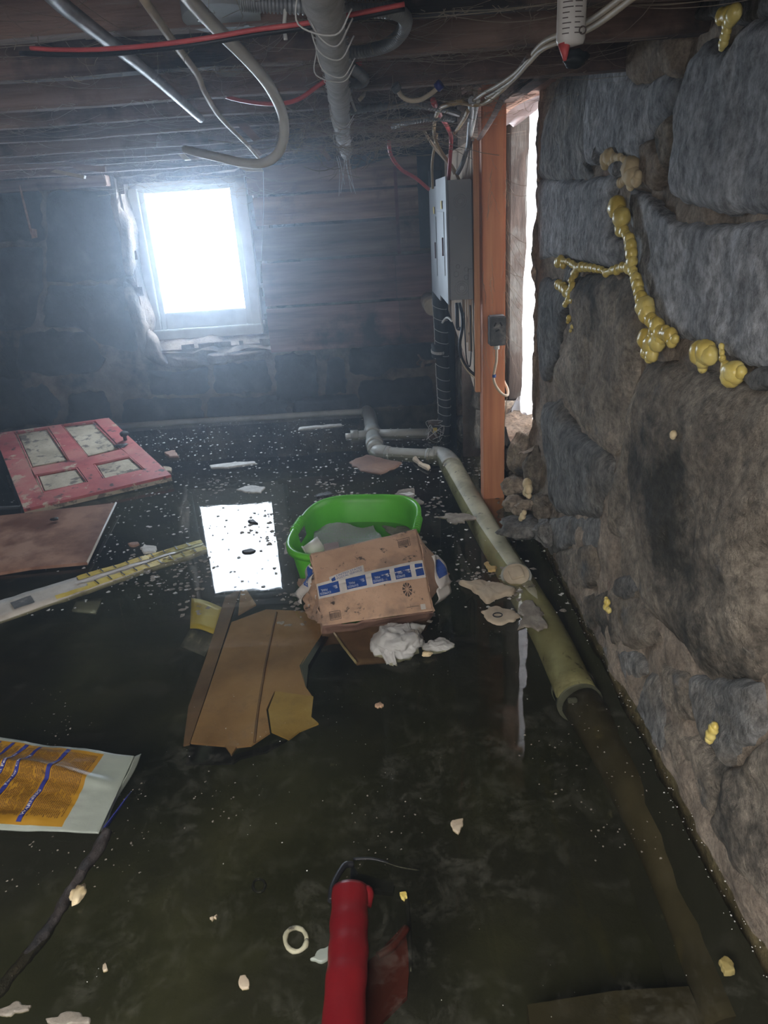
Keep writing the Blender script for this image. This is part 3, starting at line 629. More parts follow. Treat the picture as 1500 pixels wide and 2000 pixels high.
foam('short row of ribbed yellow foam branching left from the long vertical bead', [
    (1226, 524, .01), (1215, 522, .010), (1205, 527, .011), (1196, 528, .009), (1184, 533, .010), (1175, 527, .008), (1168, 526, .009), (1160, 524, .010), (1152, 523, .010), (1144, 522, .011), (1136, 521, .012), (1128, 524, .012),
    (1118, 516, .010), (1110, 511, .009), (1095, 510, .015), (1090, 513, .013), (1100, 518, .01), (1122, 535, .012)], seed0=2)
foam('hanging cluster of yellow foam at the left edge of the grey stones', [
    (1091, 556, .014), (1100, 562, .015), (1107, 570, .015), (1114, 576, .013), (1118, 560, .012), (1116, 548, .010), (1110, 585, .011), (1104, 594, .009), (1119, 588, .009)], seed0=3)
foam('little yellow foam crumbs below the hanging foam cluster on the left', [(1111, 622, .009), (1109, 628, .006), (1117, 638, .006), (1114, 646, .005)], seed0=4)
foam('round pale foam lump with a ragged top under the upper slate stone', [
    (1183, 312, .015), (1190, 305, .016), (1182, 322, .011), (1194, 318, .009), (1200, 309, .010), (1211, 308, .009), (1219, 311, .007)], m_foam_old, seed0=5)
foam('shiny pale foam bulb bulging over the stone joint beside a flat grey chip', [
    (1232, 330, .022), (1236, 345, .019), (1243, 352, .012), (1228, 345, .014), (1212, 357, .010), (1232, 362, .010), (1246, 343, .010)], m_foam_old, seed0=6)
foam('bright yellow foam drip near the top right corner of the stone wall', [
    (1410, 32, .011), (1422, 28, .011), (1434, 26, .012), (1428, 36, .011), (1421, 48, .009), (1419, 60, .008), (1416, 72, .0085), (1413, 84, .008), (1410, 93, .005), (1441, 24, .006)], seed0=7)
foam('coiled yellow foam knob on top of the big brown boulder', [(1367, 690, .019), (1378, 688, .019), (1386, 694, .015), (1374, 702, .014), (1372, 718, .009), (1380, 682, .012)], seed0=8)
foam('smooth yellow green foam knob right of the coiled one', [(1428, 731, .018), (1434, 728, .017), (1447, 727, .010), (1417, 715, .009), (1411, 700, .006), (1410, 688, .005), (1409, 676, .005)], seed0=9)
foam('tiny cream foam dot alone on the brown boulder', [(1315, 848, .007), (1314, 852, .006)], m_foam_old, x0=XR-.06, seed0=10)
foam('small yellow foam nub low on the wall above the waterline', [(1186, 1176, .009), (1184, 1186, .009), (1189, 1192, .008), (1184, 1170, .006)], x0=XR-.055, seed0=11)
foam('oval yellow foam nub poking from a dark hole near the right edge', [(1393, 1424, .0095), (1388, 1436, .0095), (1385, 1444, .008), (1396, 1418, .007)], x0=XR-.055, seed0=12)
foam('pale foam lump wedged among the rubble beside the wooden post', [(1030, 945, .018), (1032, 955, .017), (1027, 962, .013), (1033, 968, .011)], m_foam_old, x0=.53, seed0=13)
foam('pale foam crumb under the rubble close to the water', [(1021, 1008, .012), (1017, 1013, .009), (1024, 1001, .009)], m_foam_old, x0=.50, seed0=14)
tag(stone('loose_stone', [onx(x, y, XR-.03) for x, y in z5([(575, 915), (600, 890), (630, 890), (622, 930), (618, 990), (595, 985), (570, 955)])], NX, m_slate, None, thick=.02, N=36, rings=5, seed=7),
    'small smooth grey stone chip between two foam lumps', 'stone')

# ------------------------------------------------------------------ rubble under the opening, beside the post
rub = [  # px x, y, X plane, radius, squash, label
    (1018, 885, .575, .085, (.7, .8, 1.2), 'upright pale rock slab in the rubble below the plastic sheet', m_rock),
    (1046, 930, .60, .085, (.6, .6, 1.45), 'tall grey rock leaning on the end of the stone wall', m_brownstone),
    (1006, 950, .54, .065, (1, 1, .7), 'brown rubble rock right beside the foot of the post', m_rock),
    (1010, 985, .525, .06, (1, 1, .55), 'flat brown rock just above the waterline by the post', m_rock),
    (1036, 985, .55, .05, (1, .8, .5), 'reddish flat rock tucked under the pale foam lump', m_rock),
    (1022, 1032, .515, .085, (1, 1, .62), 'wide dark wet rock sitting in the water below the rubble', m_slate_dark),
    (1060, 1005, .59, .07, (.7, 1, 1.1), 'brown rock at the corner of the wall above the water', m_brownstone),
    (1000, 905, .60, .06, (.8, 1, 1), 'dark shaded rock behind the foot of the post', m_brownstone),
    (1044, 870, .72, .06, (1, 1, .6), 'small rock directly under the hem of the plastic sheet', m_rock),
    (1072, 1040, .585, .07, (.7, 1, .8), 'rounded grey rock at the wall foot touching the water', m_slate_dark),
    (990, 1000, .52, .045, (1, 1, .7), 'little dark rock at the waterline right of the post', m_slate_dark)]
for k, (x, y, X, r, sq, lab, mt) in enumerate(rub):
    V, F = ball(onx(x, y, X), r, k+11, .5, 4, sq, 1.5, hard=1); V = [v + Vector((fbm(v, 22, k), fbm(v, 22, k+3), fbm(v, 22, k+5)))*.009 for v in V]
    tag(obj('rubble_rock', V, F, mt), lab, 'rock')

# ------------------------------------------------------------------ post, plywood, panels, outlet box
t = thing('wooden_post', 'reddish fir timber post standing in the water from floor to ceiling', 'post', (.475, 2.91, -.27))
box('post', (.436, 2.87, -.27), (.525, 2.955, 1.56), m_fir, t, .003)
tag(box('lumber_strip', (.415, 2.94, .455), (.452, 2.985, 1.40), m_fir_light, None, .002), 'narrow lighter orange lumber strip fixed along the left of the post', 'lumber')
ply = thing('plywood_board', 'pale plywood backing board behind the two electrical panels', 'board', (.46, 3.4, .9))
pz = [(2.96, 1.40), (3.95, 1.40), (3.95, .66), (3.3, .55), (2.96, .455)]
V, F = slab([(.415, y, z) for y, z in pz], Vector((-1, 0, 0)), .018); obj('sheet', V, F, m_ply, ply, False)
for y in (3.03, 3.10, 3.22): box('batten', (.40, y, .60+(y-3.0)*.35), (.4155, y+.022, .84), m_ply, ply, .001)

def panel(label, y0, y1, z0, z1, xf, slot=True):
    t = thing('breaker_panel', label, 'electrical panel', ((xf+.415)/2, (y0+y1)/2, z0))
    V, F = boxdata((xf+.004, y0, z0), (.414, y1, z1), .004); obj('cabinet', V, F, m_panel_side, t, False)
    V, F = boxdata((xf-.003, y0-.022, z0-.014), (xf+.003, y1+.012, z1+.014), .0015); cv = obj('cover', V, F, m_panel_face, t, False); tag(cv, 'silver sheet metal cover')
    yc = (y0+y1)/2
    box('inner_door', (xf-.006, y0+.06, z0+.09), (xf-.003, y1-.07, z1-.11), m_panel_face, cv, .001)
    box('latch', (xf-.011, y0+.085, z0+.165), (xf-.006, y0+.10, z0+.235), m_redsunk, cv, .001)
    tag(box('sticker', (xf-.0075, y0+.10, z1-.10), (xf-.0062, y0+.15, z1-.07), m_yellow, cv, 0), 'small yellow sticker')
    # knockouts on the side that faces the room
    w_ = .414 - xf; cx = xf + .004 + w_/2
    def ko(x, z, r, rings=1):
        for q in range(rings):
            rr = r*(1 - q*.3); pts = [(x+rr*cos(a*pi/10), y0-.0005, z+rr*sin(a*pi/10)) for a in range(21)]
            V, F = tubedata(pts, .0014, 6, sm=False, caps=False); m.add(V, F)
        V, F = tubedata([(x, y0+.001, z), (x, y0-.0012, z)], r*.45, 16, sm=False); m.add(V, F)
    for (dx, dz, r, n) in ((.0, z1-z0-.075, .024, 3), (-.022, z1-z0-.135, .011, 1), (-.013, .128, .007, 1), (.02, .115, .008, 1), (-.02, .10, .010, 1), (.02, .085, .009, 1), (0, .045, .027, 3)):
        m = MB(); ko(cx+dx, z0+dz, r, n); m.build('knockout', m_steel, t, smooth=True)
    return t
panel('nearer grey breaker panel with round knockouts on its side', 2.975, 3.345, .828, 1.268, .315)
panel('farther grey breaker panel, mostly hidden behind the nearer one', 3.42, 3.80, .79, 1.245, .325)
tag(box('metal_bracket', (.395, 2.958, .83), (.412, 2.968, .945), m_panel_side, None, .001), 'short grey metal strip right of the panel bottom', 'bracket')
t = thing('outlet_box', 'dusty grey outlet box on the post with three dark slots', 'outlet', (.495, 2.865, .66))
box('box_body', (.455, 2.815, .665), (.518, 2.868, .778), m_dusty, t, .004)
box('cover_plate', (.459, 2.812, .67), (.516, 2.816, .774), m_dusty, t, .001)
for x, z, a in ((.475, .748, .5), (.498, .748, -.5), (.484, .725, 1.2)):
    box('slot', (x-.003, 2.8105, z-.008), (x+.003, 2.813, z+.008), m_black, t, 0, rot=Matrix.Rotation(a, 3, 'Y'))
tube('connector', [(.486, 2.842, .668), (.486, 2.842, .648)], .011, m_white, t, sides=14, sm=False)
cb = thing('white_cable', 'white cable dropping from the outlet box and looping round the post edge', 'cable', (.486, 2.842, .65))
pts = [(.486, 2.842, .655), (.486, 2.848, .60), (.478, 2.855, .55), (.478, 2.86, .52), (.49, 2.86, .49), (.512, 2.858, .462), (.535, 2.87, .452), (.541, 2.90, .47), (.53, 2.93, .50)]
tube('sheath', pts, .0055, m_cream, cb, sides=10)
tag(tube('cable_band', [(.479, 2.856, .545), (.478, 2.857, .533)], .0075, m_blue, cb, sides=12, sm=False), 'blue band')
tag(tube('hanging_web_string', [(.534, 2.865, .455), (.527, 2.862, .40), (.523, 2.862, .33), (.524, 2.862, .24)], .0015, m_web, None, sides=5), 'dusty string hanging down the right edge of the post', 'string')

# black cables under the panels
def cable(name, label, pts, r, mat, cat='cable', **k): return tag(tube(name, px(pts), r, mat, None, **k), label, cat)
cable('black_cable', 'thick black cable looping from the near panel bottom to the post', [(897, 592, 3.1), (902, 612, 3.08), (903, 640, 3.04), (898, 672, 3.02), (902, 700, 3.0), (915, 722, 2.98), (932, 736, 2.97)], .007, m_black)
cable('black_cable', 'short hooked black cable stub under the near panel', [(892, 592, 3.12), (893, 620, 3.1), (894, 640, 3.1), (901, 642, 3.08)], .008, m_black)
cable('black_cable', 'thin dark wire looping right of the thick black cable', [(918, 596, 3.0), (919, 640, 2.99), (920, 690, 2.98), (917, 716, 2.98), (911, 700, 2.98), (908, 650, 2.98), (906, 610, 2.99)], .0028, m_black)
cable('cream_cable', 'pale cable curving below the black cable into the lumber strip', [(900, 700, 3.0), (912, 722, 2.98), (928, 738, 2.97), (941, 748, 2.96)], .005, m_cream)
cable('white_wire', 'short white arched wire between black pipe and panel', [(864, 630, 3.5), (870, 622, 3.45), (876, 621, 3.4), (882, 627, 3.35)], .005, m_white)

# ------------------------------------------------------------------ black service pipe with spiral wire, spigot
t = thing('black_pipe', 'black vertical pipe wound with white wire in the back corner', 'pipe', (.345, 3.86, -.2))
pp_ = px([(857, 582, 3.86), (861, 640, 3.86), (863, 700, 3.86), (866, 760, 3.86), (868, 800, 3.86), (866, 850, 3.86)])
tube('pipe', [pp_[0]+Vector((0, 0, .6))] + pp_ + [pp_[-1]-Vector((0, 0, .2))], .034, m_blackiron, t, sides=20)
tube('coupling', [(.352, 3.86, .50), (.352, 3.86, .43)], .041, m_blackiron, t, sides=20, sm=False)
P = smoothpath(pp_, 8)
def spiral(P, r, turns, n=360):
    out = []
    for i in range(n+1):
        s = i/n*(len(P)-1); a = int(min(s, len(P)-2)); q = P[a].lerp(P[a+1], s-a); th = 2*pi*turns*i/n + .2*sin(i*.13)
        out.append(q + Vector((cos(th)*r, sin(th)*r, .008*sin(th)))); 
    return out
V, F = tubedata(spiral(P, .037, 13), .0016, 5, sm=False); obj('wire_spiral', V, F, m_thread, t)
tube('wire', [q + Vector((-.036, -.01, 0)) for q in P[:34]], .002, m_thread, t, sides=5, sm=False)
V, F = tubedata(spiral(smoothpath([(.35, 3.86, .47), (.35, 3.86, .455)], 3), .041, 4, 60), .0018, 5, sm=False); obj('wire_tie', V, F, m_thread, t)
tube('grey_pipe', [Vector((.41, 3.98, -.2)), Vector((.41, 3.98, .9))], .04, m_blackiron, t, sides=16, sm=False)
t = thing('water_spigot', 'rusty water spigot sticking out left of the black pipe', 'spigot', ony(838, 706, 3.84))
a = ony(852, 705, 3.85)
tube('spout', [a, a+Vector((-.05, -.01, 0)), a+Vector((-.07, -.012, -.004)), a+Vector((-.078, -.012, -.03))], .010, m_rust, t, sides=12)
tube('stem', [a+Vector((-.05, -.01, .0)), a+Vector((-.085, -.02, .02))], .006, m_rust, t, sides=10, sm=False)
tube('handle', [a+Vector((-.098, -.02, .045)), a+Vector((-.085, -.02, .02)), a+Vector((-.105, -.02, .0)), a+Vector((-.09, -.02, -.012))], .0045, m_rust, t, sides=8)
t = thing('valve', 'corroded meter valve wrapped in wire with a yellow tag', 'valve', ony(850, 842, 3.8))
a = ony(848, 838, 3.79)
V, F = boxdata(a-Vector((.025, .02, .022)), a+Vector((.02, .02, .022)), .006); obj('valve_body', V, F, m_black, t, False)
V, F = ball(a+Vector((0, 0, .035)), .03, 3, .6, 3, (1, 1, .5), 3); obj('corroded_cap', V, F, m_rust, t)
V, F = ball(a+Vector((-.01, 0, -.04)), .032, 5, .6, 3, (1, 1, .5), 3); obj('corroded_base', V, F, m_rust, t)
V, F = boxdata(a+Vector((-.010, -.026, -.012)), a+Vector((.014, -.022, .014)), .001); tag(obj('tag', V, F, m_yellow, t, False), 'bright yellow tag')
rnd = random.Random(5)
for q in range(5):
    pts = [a + Vector((rnd.uniform(-.05, .05), rnd.uniform(-.05, 0)-.01, rnd.uniform(-.06, .06))) for _ in range(5)]; tube('loose_wire', pts, .0015, m_thread, t, sides=5)
t = thing('pipe_stub', 'short round pale pipe end on the back wall beside the black pipe', 'pipe', ony(842, 600, 4.2))
a = ony(845, 600, 4.0); tube('pipe', [a+Vector((0, .3, 0)), a], .045, m_cream, t, sides=20, sm=False)

# ------------------------------------------------------------------ drain pipes
PZ = -.012
t = thing('drain_pipe', 'grey plastic drain pipe running from back wall elbow along the right wall into the water', 'pipe', onz(850, 890, 0))
def dp(L, z): return [onz(x, y, z) for x, y in L]
tube('back_run', dp([(716, 803), (500, 816), (360, 824), (215, 834)], .01), .019, m_pvc, t, sides=16)
A = dp([(722, 812), (726, 838)], .0) 
tube('cross_run', [onz(716, 804, .0), onz(722, 812, .0), onz(728, 848, .0), onz(733, 878, .0)], .041, m_pvc, t, sides=20)
tube('collar', [onz(727, 842, .0), onz(729, 852, .0)], .049, m_pvc, t, sides=20, sm=False)
tube('collar', [onz(731, 864, .0), onz(732.5, 872, .0)], .048, m_pvc, t, sides=20, sm=False)
tube('stub', [onz(728, 848, .005), onz(690, 851, .005)], .026, m_pvc, t, sides=16, sm=False)
tube('stub_cap', [onz(700, 850, .005), onz(685, 851, .005)], .031, m_pvc, t, sides=16, sm=False)
tube('cleanout_plug', [onz(686, 851, .005), onz(675, 852, .005)], .016, m_white, t, sides=8, sm=False)
tube('branch', [onz(728, 848, .005), onz(838, 846, .005)], .027, m_pvc, t, sides=16, sm=False)
for x in (762, 776, 800): tube('branch_ring', [onz(x, 847.4-(x-728)*.02, .005), onz(x+3, 847.3-(x-728)*.02, .005)], .0285, m_pvc, t, sides=16, sm=False)
tube('elbow', dp([(731, 868), (733, 878), (742, 884), (756, 886)], PZ), .043, m_pvc, t, sides=20)
tube('short_run', dp([(750, 885.5), (800, 889), (850, 891)], PZ), .036, m_pvc, t, sides=20)
tube('coupling', dp([(754, 886), (762, 886.5)], PZ), .041, m_pvc, t, sides=20, sm=False)
tube('coupling', dp([(834, 890.5), (841, 891)], PZ), .041, m_pvc, t, sides=20, sm=False)
tube('elbow', dp([(846, 891), (862, 892), (874, 899), (882, 912)], -.022), .051, m_pvc, t, sides=20)
long_ = [onz(880, 908, -.03), onz(905, 955, -.035), onz(955, 1045, -.042), onz(1020, 1150, -.05), onz(1075, 1245, -.06), onz(1128, 1360, -.07)]
tube('long_run', long_, .055, m_pvc_dirty, t, sides=24)
tube('rubber_coupling', [onz(1118, 1338, -.09), onz(1134, 1373, -.09)], .062, m_blackiron, t, sides=24, sm=False)
for q in (0, 1):
    c0 = onz(1118+q*12, 1340+q*28, -.09); c1 = onz(1121+q*12, 1346+q*28, -.09); tube('hose_clamp', [c0, c1], .0635, m_steel, t, sides=24, sm=False)
V, F = boxdata(onz(1118, 1368, -.03)-Vector((.012, .006, .006)), onz(1118, 1368, -.03)+Vector((.012, .006, .006)), .002); obj('clamp_screw', V, F, m_steel, t, False)
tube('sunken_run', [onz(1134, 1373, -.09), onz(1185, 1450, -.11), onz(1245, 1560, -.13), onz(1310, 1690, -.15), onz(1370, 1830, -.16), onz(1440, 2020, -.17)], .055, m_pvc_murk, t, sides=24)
t = thing('cleanout_cap', 'round pale cleanout cap with square lug on the drain pipe', 'pipe cap', onz(1008, 1125, 0))
c = onz(1008, 1128, .0); nn = Vector((-.1, -.5, 1)).normalized()
tube('rim', [c-nn*.04, c+nn*.012], .052, m_pvc, t, sides=24, sm=False)
tube('disc', [c+nn*.010, c+nn*.02], .044, m_cream, t, sides=24, sm=False)
ra = Matrix.Rotation(.35, 3, 'Z')
V, F = boxdata((-.022, -.022, 0), (.022, .022, .016), .003); R_ = nn.to_track_quat('Z', 'Y').to_matrix() @ ra
obj('square_lug', [c + nn*.018 + R_ @ v for v in V], F, m_cream, t, False)

# ------------------------------------------------------------------ ceiling services
t = thing('insulated_pipe', 'pipe wrapped in dusty grey insulation and string hanging under the joists', 'pipe', (-.04, 2, 1.4))
ip = [Vector((-.035, .6, 1.405)), Vector((-.028, 1.0, 1.405)), Vector((-.032, 1.5, 1.40)), Vector((-.045, 2.2, 1.40)), Vector((-.055, 2.9, 1.40)), Vector((-.058, 3.35, 1.40))]
V, F = tubedata(ip, lambda s: .0205+.001*sin(s*200)+.0015*sin(s*47), 20, 26, rough=.12); obj('wrap', V, F, m_wrap, t)
P = smoothpath(ip, 10); V, F = tubedata(spiral(P, .0225, 52, 1500), .0009, 4, sm=False); obj('string_winding', V, F, m_thread, t)
rnd = random.Random(11)
for q in range(10):
    s = rnd.uniform(.15, .95)*(len(P)-1); a = P[int(s)]; rr = rnd.uniform(.018, .024)
    tube('loose_string', [a+Vector((-.025, 0, .01)), a+Vector((-.02+rnd.uniform(-.01, .01), .01, -rr)), a+Vector((.01, .02, -rr-.01)), a+Vector((.03, .01, -.01))], .0011, m_thread, t, sides=4)
for q in range(7):
    a = P[-2] + Vector((rnd.uniform(-.04, .06), rnd.uniform(-.1, .1), -.01)); tube('loose_string', [a, a+Vector((rnd.uniform(-.01, .01), 0, -.05)), a+Vector((rnd.uniform(-.03, .03), 0, -.1-.05*rnd.random()))], .0013, m_thread, t, sides=4)
tag(tube('black_drain_pipe', px([(684, 318, 3.9), (740, 300, 3.9), (800, 284, 3.9), (860, 270, 3.95)]), .032, m_blackiron, None, sides=18, sm=False), 'dark sloping pipe below the joists at the back wall', 'pipe')
tag(tube('metal_conduit', [onz(x, y, 1.422) for x, y in [(80, -40), (110, 0), (205, 75), (300, 150), (392, 232)]], .009, m_steel, None, sides=12), 'thin grey metal conduit slanting across the joists at upper left', 'conduit')
t = thing('white_hose_cable', 'thick white cable hanging in a big loop from the ceiling', 'cable', ony(550, 250, 1.5))
V, F = tubedata(px([(350, -30, .95), (372, 0, 1.0), (430, 62, 1.1), (492, 125, 1.2), (530, 175, 1.3), (552, 225, 1.4), (554, 270, 1.45), (540, 303, 1.5), (510, 319, 1.55), (470, 317, 1.6), (430, 308, 1.65), (390, 299, 1.75), (362, 292, 1.85)]), .0088, 14, 8); obj('sheath', V, F, m_white, t)
tag(tube('tan_cable', px([(272, -15, 1.0), (290, 12, 1.02), (330, 70, 1.12), (352, 100, 1.2), (385, 145, 1.35), (400, 180, 1.45), (425, 222, 1.65), (450, 250, 1.9), (485, 285, 2.3), (505, 309, 2.7)]), .0052, m_cream, None, sides=10), 'thin dusty beige cable hanging left of the thick white loop', 'cable')
tag(tube('red_cable', px([(60, 94, 1.12), (120, 97, 1.1), (200, 96, 1.06), (300, 88, 1.02), (400, 75, 1.0), (500, 58, 1.0), (600, 45, 1.0), (700, 26, 1.0), (790, 8, 1.0)]), .0028, m_red, None, sides=8), 'red cable stretched across the top of the picture under the joists', 'cable')
tag(tube('black_cable', px([(40, 104, 1.13), (120, 107, 1.11), (200, 106, 1.07), (300, 97, 1.03), (400, 84, 1.01), (500, 67, 1.01), (600, 53, 1.01), (700, 34, 1.01), (790, 16, 1.01)]), .0032, m_black, None, sides=8), 'black cable running directly under the long red cable', 'cable')
tag(tube('red_cable', px([(400, 172, 1.9), (425, 183, 1.85), (470, 196, 1.75), (530, 203, 1.65), (580, 195, 1.6), (625, 165, 1.6), (670, 138, 1.6), (705, 123, 1.62)]), .0042, m_red, None, sides=8), 'sagging red cable crossing the white loop and passing behind the wrapped pipe', 'cable')
tag(tube('white_wire', px([(558, -5, 1.05), (557, 25, 1.05), (555, 52, 1.05), (558, 78, 1.05)]), .0025, m_white, None, sides=7), 'short white wire dangling straight down near the top centre', 'wire')
def flexc(name, label, pts, r):
    V, F = tubedata(px(pts), 1.0, 12, 40); n = len(V)//12
    P = smoothpath(px(pts), 40); c = []
    for i in range(n):
        k = r*(1 + .13*(1 if (i % 4) < 2 else -1))
        for q in range(12): c.append(P[i] + (V[i*12+q]-P[i])*k)
    return tag(obj(name, c, F, m_steel, None, True), label, 'conduit')
flexc('flexible_conduit', 'ribbed metal flexible conduit bending back near the wrapped pipe top', [(472, 4, 1.05), (520, 8, 1.05), (600, 12, 1.06), (700, 18, 1.08), (770, 22, 1.10), (792, 42, 1.15), (775, 75, 1.25), (740, 94, 1.32), (680, 104, 1.36)], .0088)
flexc('flexible_conduit', 'short ribbed conduit hooking down behind the wrapped pipe', [(680, 128, 1.45), (700, 142, 1.55), (712, 155, 1.62), (700, 163, 1.66), (672, 160, 1.66)], .009)
flexc('flexible_conduit', 'long armoured conduit lying along the joist above the panels', [(650, 225, 2.2), (720, 212, 2.1), (800, 205, 2.08), (860, 212, 2.15), (895, 222, 2.3)], .008)
flexc('flexible_conduit', 'lower armoured conduit curving down toward the near panel', [(770, 248, 2.6), (800, 236, 2.42), (850, 229, 2.4), (885, 232, 2.45)], .010)
flexc('flexible_conduit', 'dark armoured conduit dropping beside the lumber strip top', [(921, 196, 2.0), (920, 225, 2.4), (917, 255, 2.8), (914, 285, 3.0), (903, 320, 3.1), (894, 338, 3.15)], .008)
# round ceiling boxes
t = thing('ceiling_box', 'large round galvanised box cover behind the white cable at the top', 'junction box', ony(432, 20, 1.15))
c = ony(432, 18, 1.15); tube('cover', [c+Vector((0, 0, .03)), c+Vector((0, -.005, -.012))], .052, m_boxsteel, t, sides=28, sm=False)
for a in (0.6, 2.2, 3.9): tube('screw', [c+Vector((cos(a)*.035, sin(a)*.035, -.011)), c+Vector((cos(a)*.035, sin(a)*.035, -.017))], .004, m_steel, t, sides=10, sm=False)
t = thing('ceiling_box', 'smaller shadowed round box cover on the second joist', 'junction box', ony(440, 104, 1.5))
c = ony(440, 104, 1.5); tube('cover', [c+Vector((0, .02, .02)), c+Vector((0, -.005, -.01))], .036, m_steel, t, sides=24, sm=False)
# yellowed cable jumper with connectors
t = thing('cable_jumper', 'short cream cable looped between two connectors on a joist', 'cable', ony(812, 190, 2.1))
tube('sheath', px([(775, 173, 1.77), (785, 188, 1.77), (800, 196, 1.77), (820, 195, 1.77), (840, 184, 1.77), (855, 172, 1.77)]), .005, m_cream, t)
tag(tube('connector', px([(770, 166, 1.765), (777, 177, 1.77)]), .010, m_dusty, t, sides=12, sm=False), 'grey connector')
tag(tube('connector', px([(853, 172, 1.77), (862, 163, 1.765)]), .010, m_navy, t, sides=12, sm=False), 'dark blue connector')
cable('tan_cable', 'little hooked beige cable end right of the wrapped pipe', [(712, 176, 2.1), (710, 186, 2.08), (702, 195, 2.07)], .005, m_cream)
cable('white_wire', 'thin white wire hanging right of the wrapped pipe', [(682, 163, 1.9), (684, 185, 1.9), (690, 205, 1.9), (695, 218, 1.9)], .003, m_white)
# cables feeding the panels
cable('red_cable', 'red cable entering the farther panel from the upper left', [(762, 262, 3.3), (760, 285, 3.3), (766, 308, 3.35), (785, 332, 3.45), (812, 348, 3.55), (838, 370, 3.6)], .0078, m_red)
cable('red_cable', 'red cable dropping into the top of the nearer panel', [(846, 197, 2.02), (858, 222, 2.35), (874, 248, 2.8), (881, 270, 3.05), (879, 310, 3.1), (876, 352, 3.15)], .0075, m_red)
cable('tan_cable', 'tan cable arching down left of the panel tops', [(905, 198, 2.02), (875, 204, 2.05), (856, 216, 2.2), (848, 245, 2.75), (850, 272, 3.05), (864, 300, 3.1), (885, 328, 3.15), (897, 352, 3.2)], .0062, m_tan)
cable('tan_cable', 'ochre cable running straight down between the panels', [(853, 262, 3.3), (849, 285, 3.4), (844, 320, 3.5), (845, 368, 3.55)], .006, m_tan)
cable('tan_cable', 'tan cable slanting from the conduit to the near panel', [(915, 215, 2.2), (905, 235, 2.5), (888, 260, 3.05)], .006, m_tan)
cable('cream_cable', 'grey beige cable crossing behind the red one above the panel', [(820, 238, 3.2), (832, 262, 3.2), (850, 290, 3.2), (872, 315, 3.2), (888, 340, 3.2)], .0055, m_cream)
cable('white_wire', 'white cable stub bent at the top of the plywood board', [(934, 196, 2.0), (928, 225, 2.4), (921, 262, 2.85), (918, 270, 2.93), (926, 273, 2.93)], .0055, m_white)
cable('black_cable', 'dark flat cable slanting across the post top', [(1040, 105, 1.4), (1010, 148, 1.7), (985, 185, 2.1), (965, 225, 2.5), (945, 258, 2.75), (936, 272, 2.9)], .010, m_joist, flat=.4)
cable('cream_cable', 'upper cream cable of the bundle following the sill to the right', [(1240, -25, 1.02), (1160, 35, 1.15), (1105, 62, 1.22), (1065, 80, 1.3), (1040, 105, 1.4), (1010, 140, 1.6), (975, 165, 1.75), (945, 182, 1.88), (925, 196, 2.0)], .0042, m_cream)
cable('cream_cable', 'lower cream cable of the bundle following the sill to the right', [(1250, -15, 1.02), (1165, 48, 1.16), (1105, 76, 1.25), (1060, 95, 1.33), (1035, 120, 1.45), (1003, 155, 1.65), (975, 175, 1.85), (950, 190, 1.95)], .0044, m_cream)
cable('tan_cable', 'brownish cable stapled beside the cream bundle near the post top', [(1040, 112, 1.45), (1015, 140, 1.6), (985, 172, 1.8), (955, 196, 1.98), (930, 205, 2.05), (900, 200, 2.0)], .005, m_tan)
# sealant bottle hanging at the top
t = thing('sealant_bottle', 'white printed bottle with red cap and tip hanging nozzle down at the top right', 'bottle', ony(1114, 60, 1.05))
a = ony(1114, 92, 1.05); up = Vector((-.06, 0, 1)).normalized(); W = .0265
def bl(z, r, x=0): return [(r*cos(q*pi/12), r*.7*sin(q*pi/12), z) for q in range(24)]
prof = [(0, .004), (.004, .0235), (.012, W), (.10, W), (.112, W), (.118, .02)]
V = []; F = []
for z, r in prof: V += [a + Vector(p) + up*0 for p in bl(z, r)]
for i in range(len(prof)-1):
    for q in range(24): F.append((i*24+q, i*24+(q+1) % 24, (i+1)*24+(q+1) % 24, (i+1)*24+q))
F.append(tuple(range(24))[::-1]); F.append(tuple((len(prof)-1)*24+q for q in range(24)))
obj('bottle_body', V, F, m_tape, t); BOT = t; BA = a.copy()
tag(tube('cap', [a+Vector((-.014, 0, .10)), a+Vector((-.014, 0, .15))], .0105, m_red, t, sides=16, sm=False), 'bright red cap')
tag(tube('tip', [a+Vector((-.012, -.002, .006)), a+Vector((-.010, -.004, -.022))], lambda s: .009*(1-s)+.003, m_red, t, sides=12, sm=False), 'red pointed tip')
m = MB(); rnd = random.Random(3)
for q in range(11):
    z = .018+q*.008
    for x0, x1 in ((-.02, -.002), (.001, .02)):
        xe = x0 + (x1-x0)*rnd.uniform(.5, 1); V, F = patch(lambda u, v: a + Vector((u, -.0205*math.sqrt(max(0, 1-(u/.0285)**2))-.0006, v)), x0, xe, z, z+.0017, 4, 1); m.add(V, F)
m.build('fine_print', m_darkink, t)
V, F = tubedata([a+Vector((.016+.006*cos(q*pi/8), -.0215+.002, .022+.006*sin(q*pi/8))) for q in range(17)], .0012, 5, sm=False); obj('round_mark', V, F, m_darkink, t)
V, F = ball(a+Vector((.012, .01, -.018)), .018, 4, .4, 3, (1.3, 1, .8)); tag(obj('crumpled_wrap', V, F, m_blackiron, t), 'dark green crumpled lump')

for o_ in list(BOT.children): 
    o_.data.transform(Matrix.Translation(BA-ORG['sealant_bottle']) @ Matrix.Scale(.68, 4) @ Matrix.Translation(ORG['sealant_bottle']-BA))
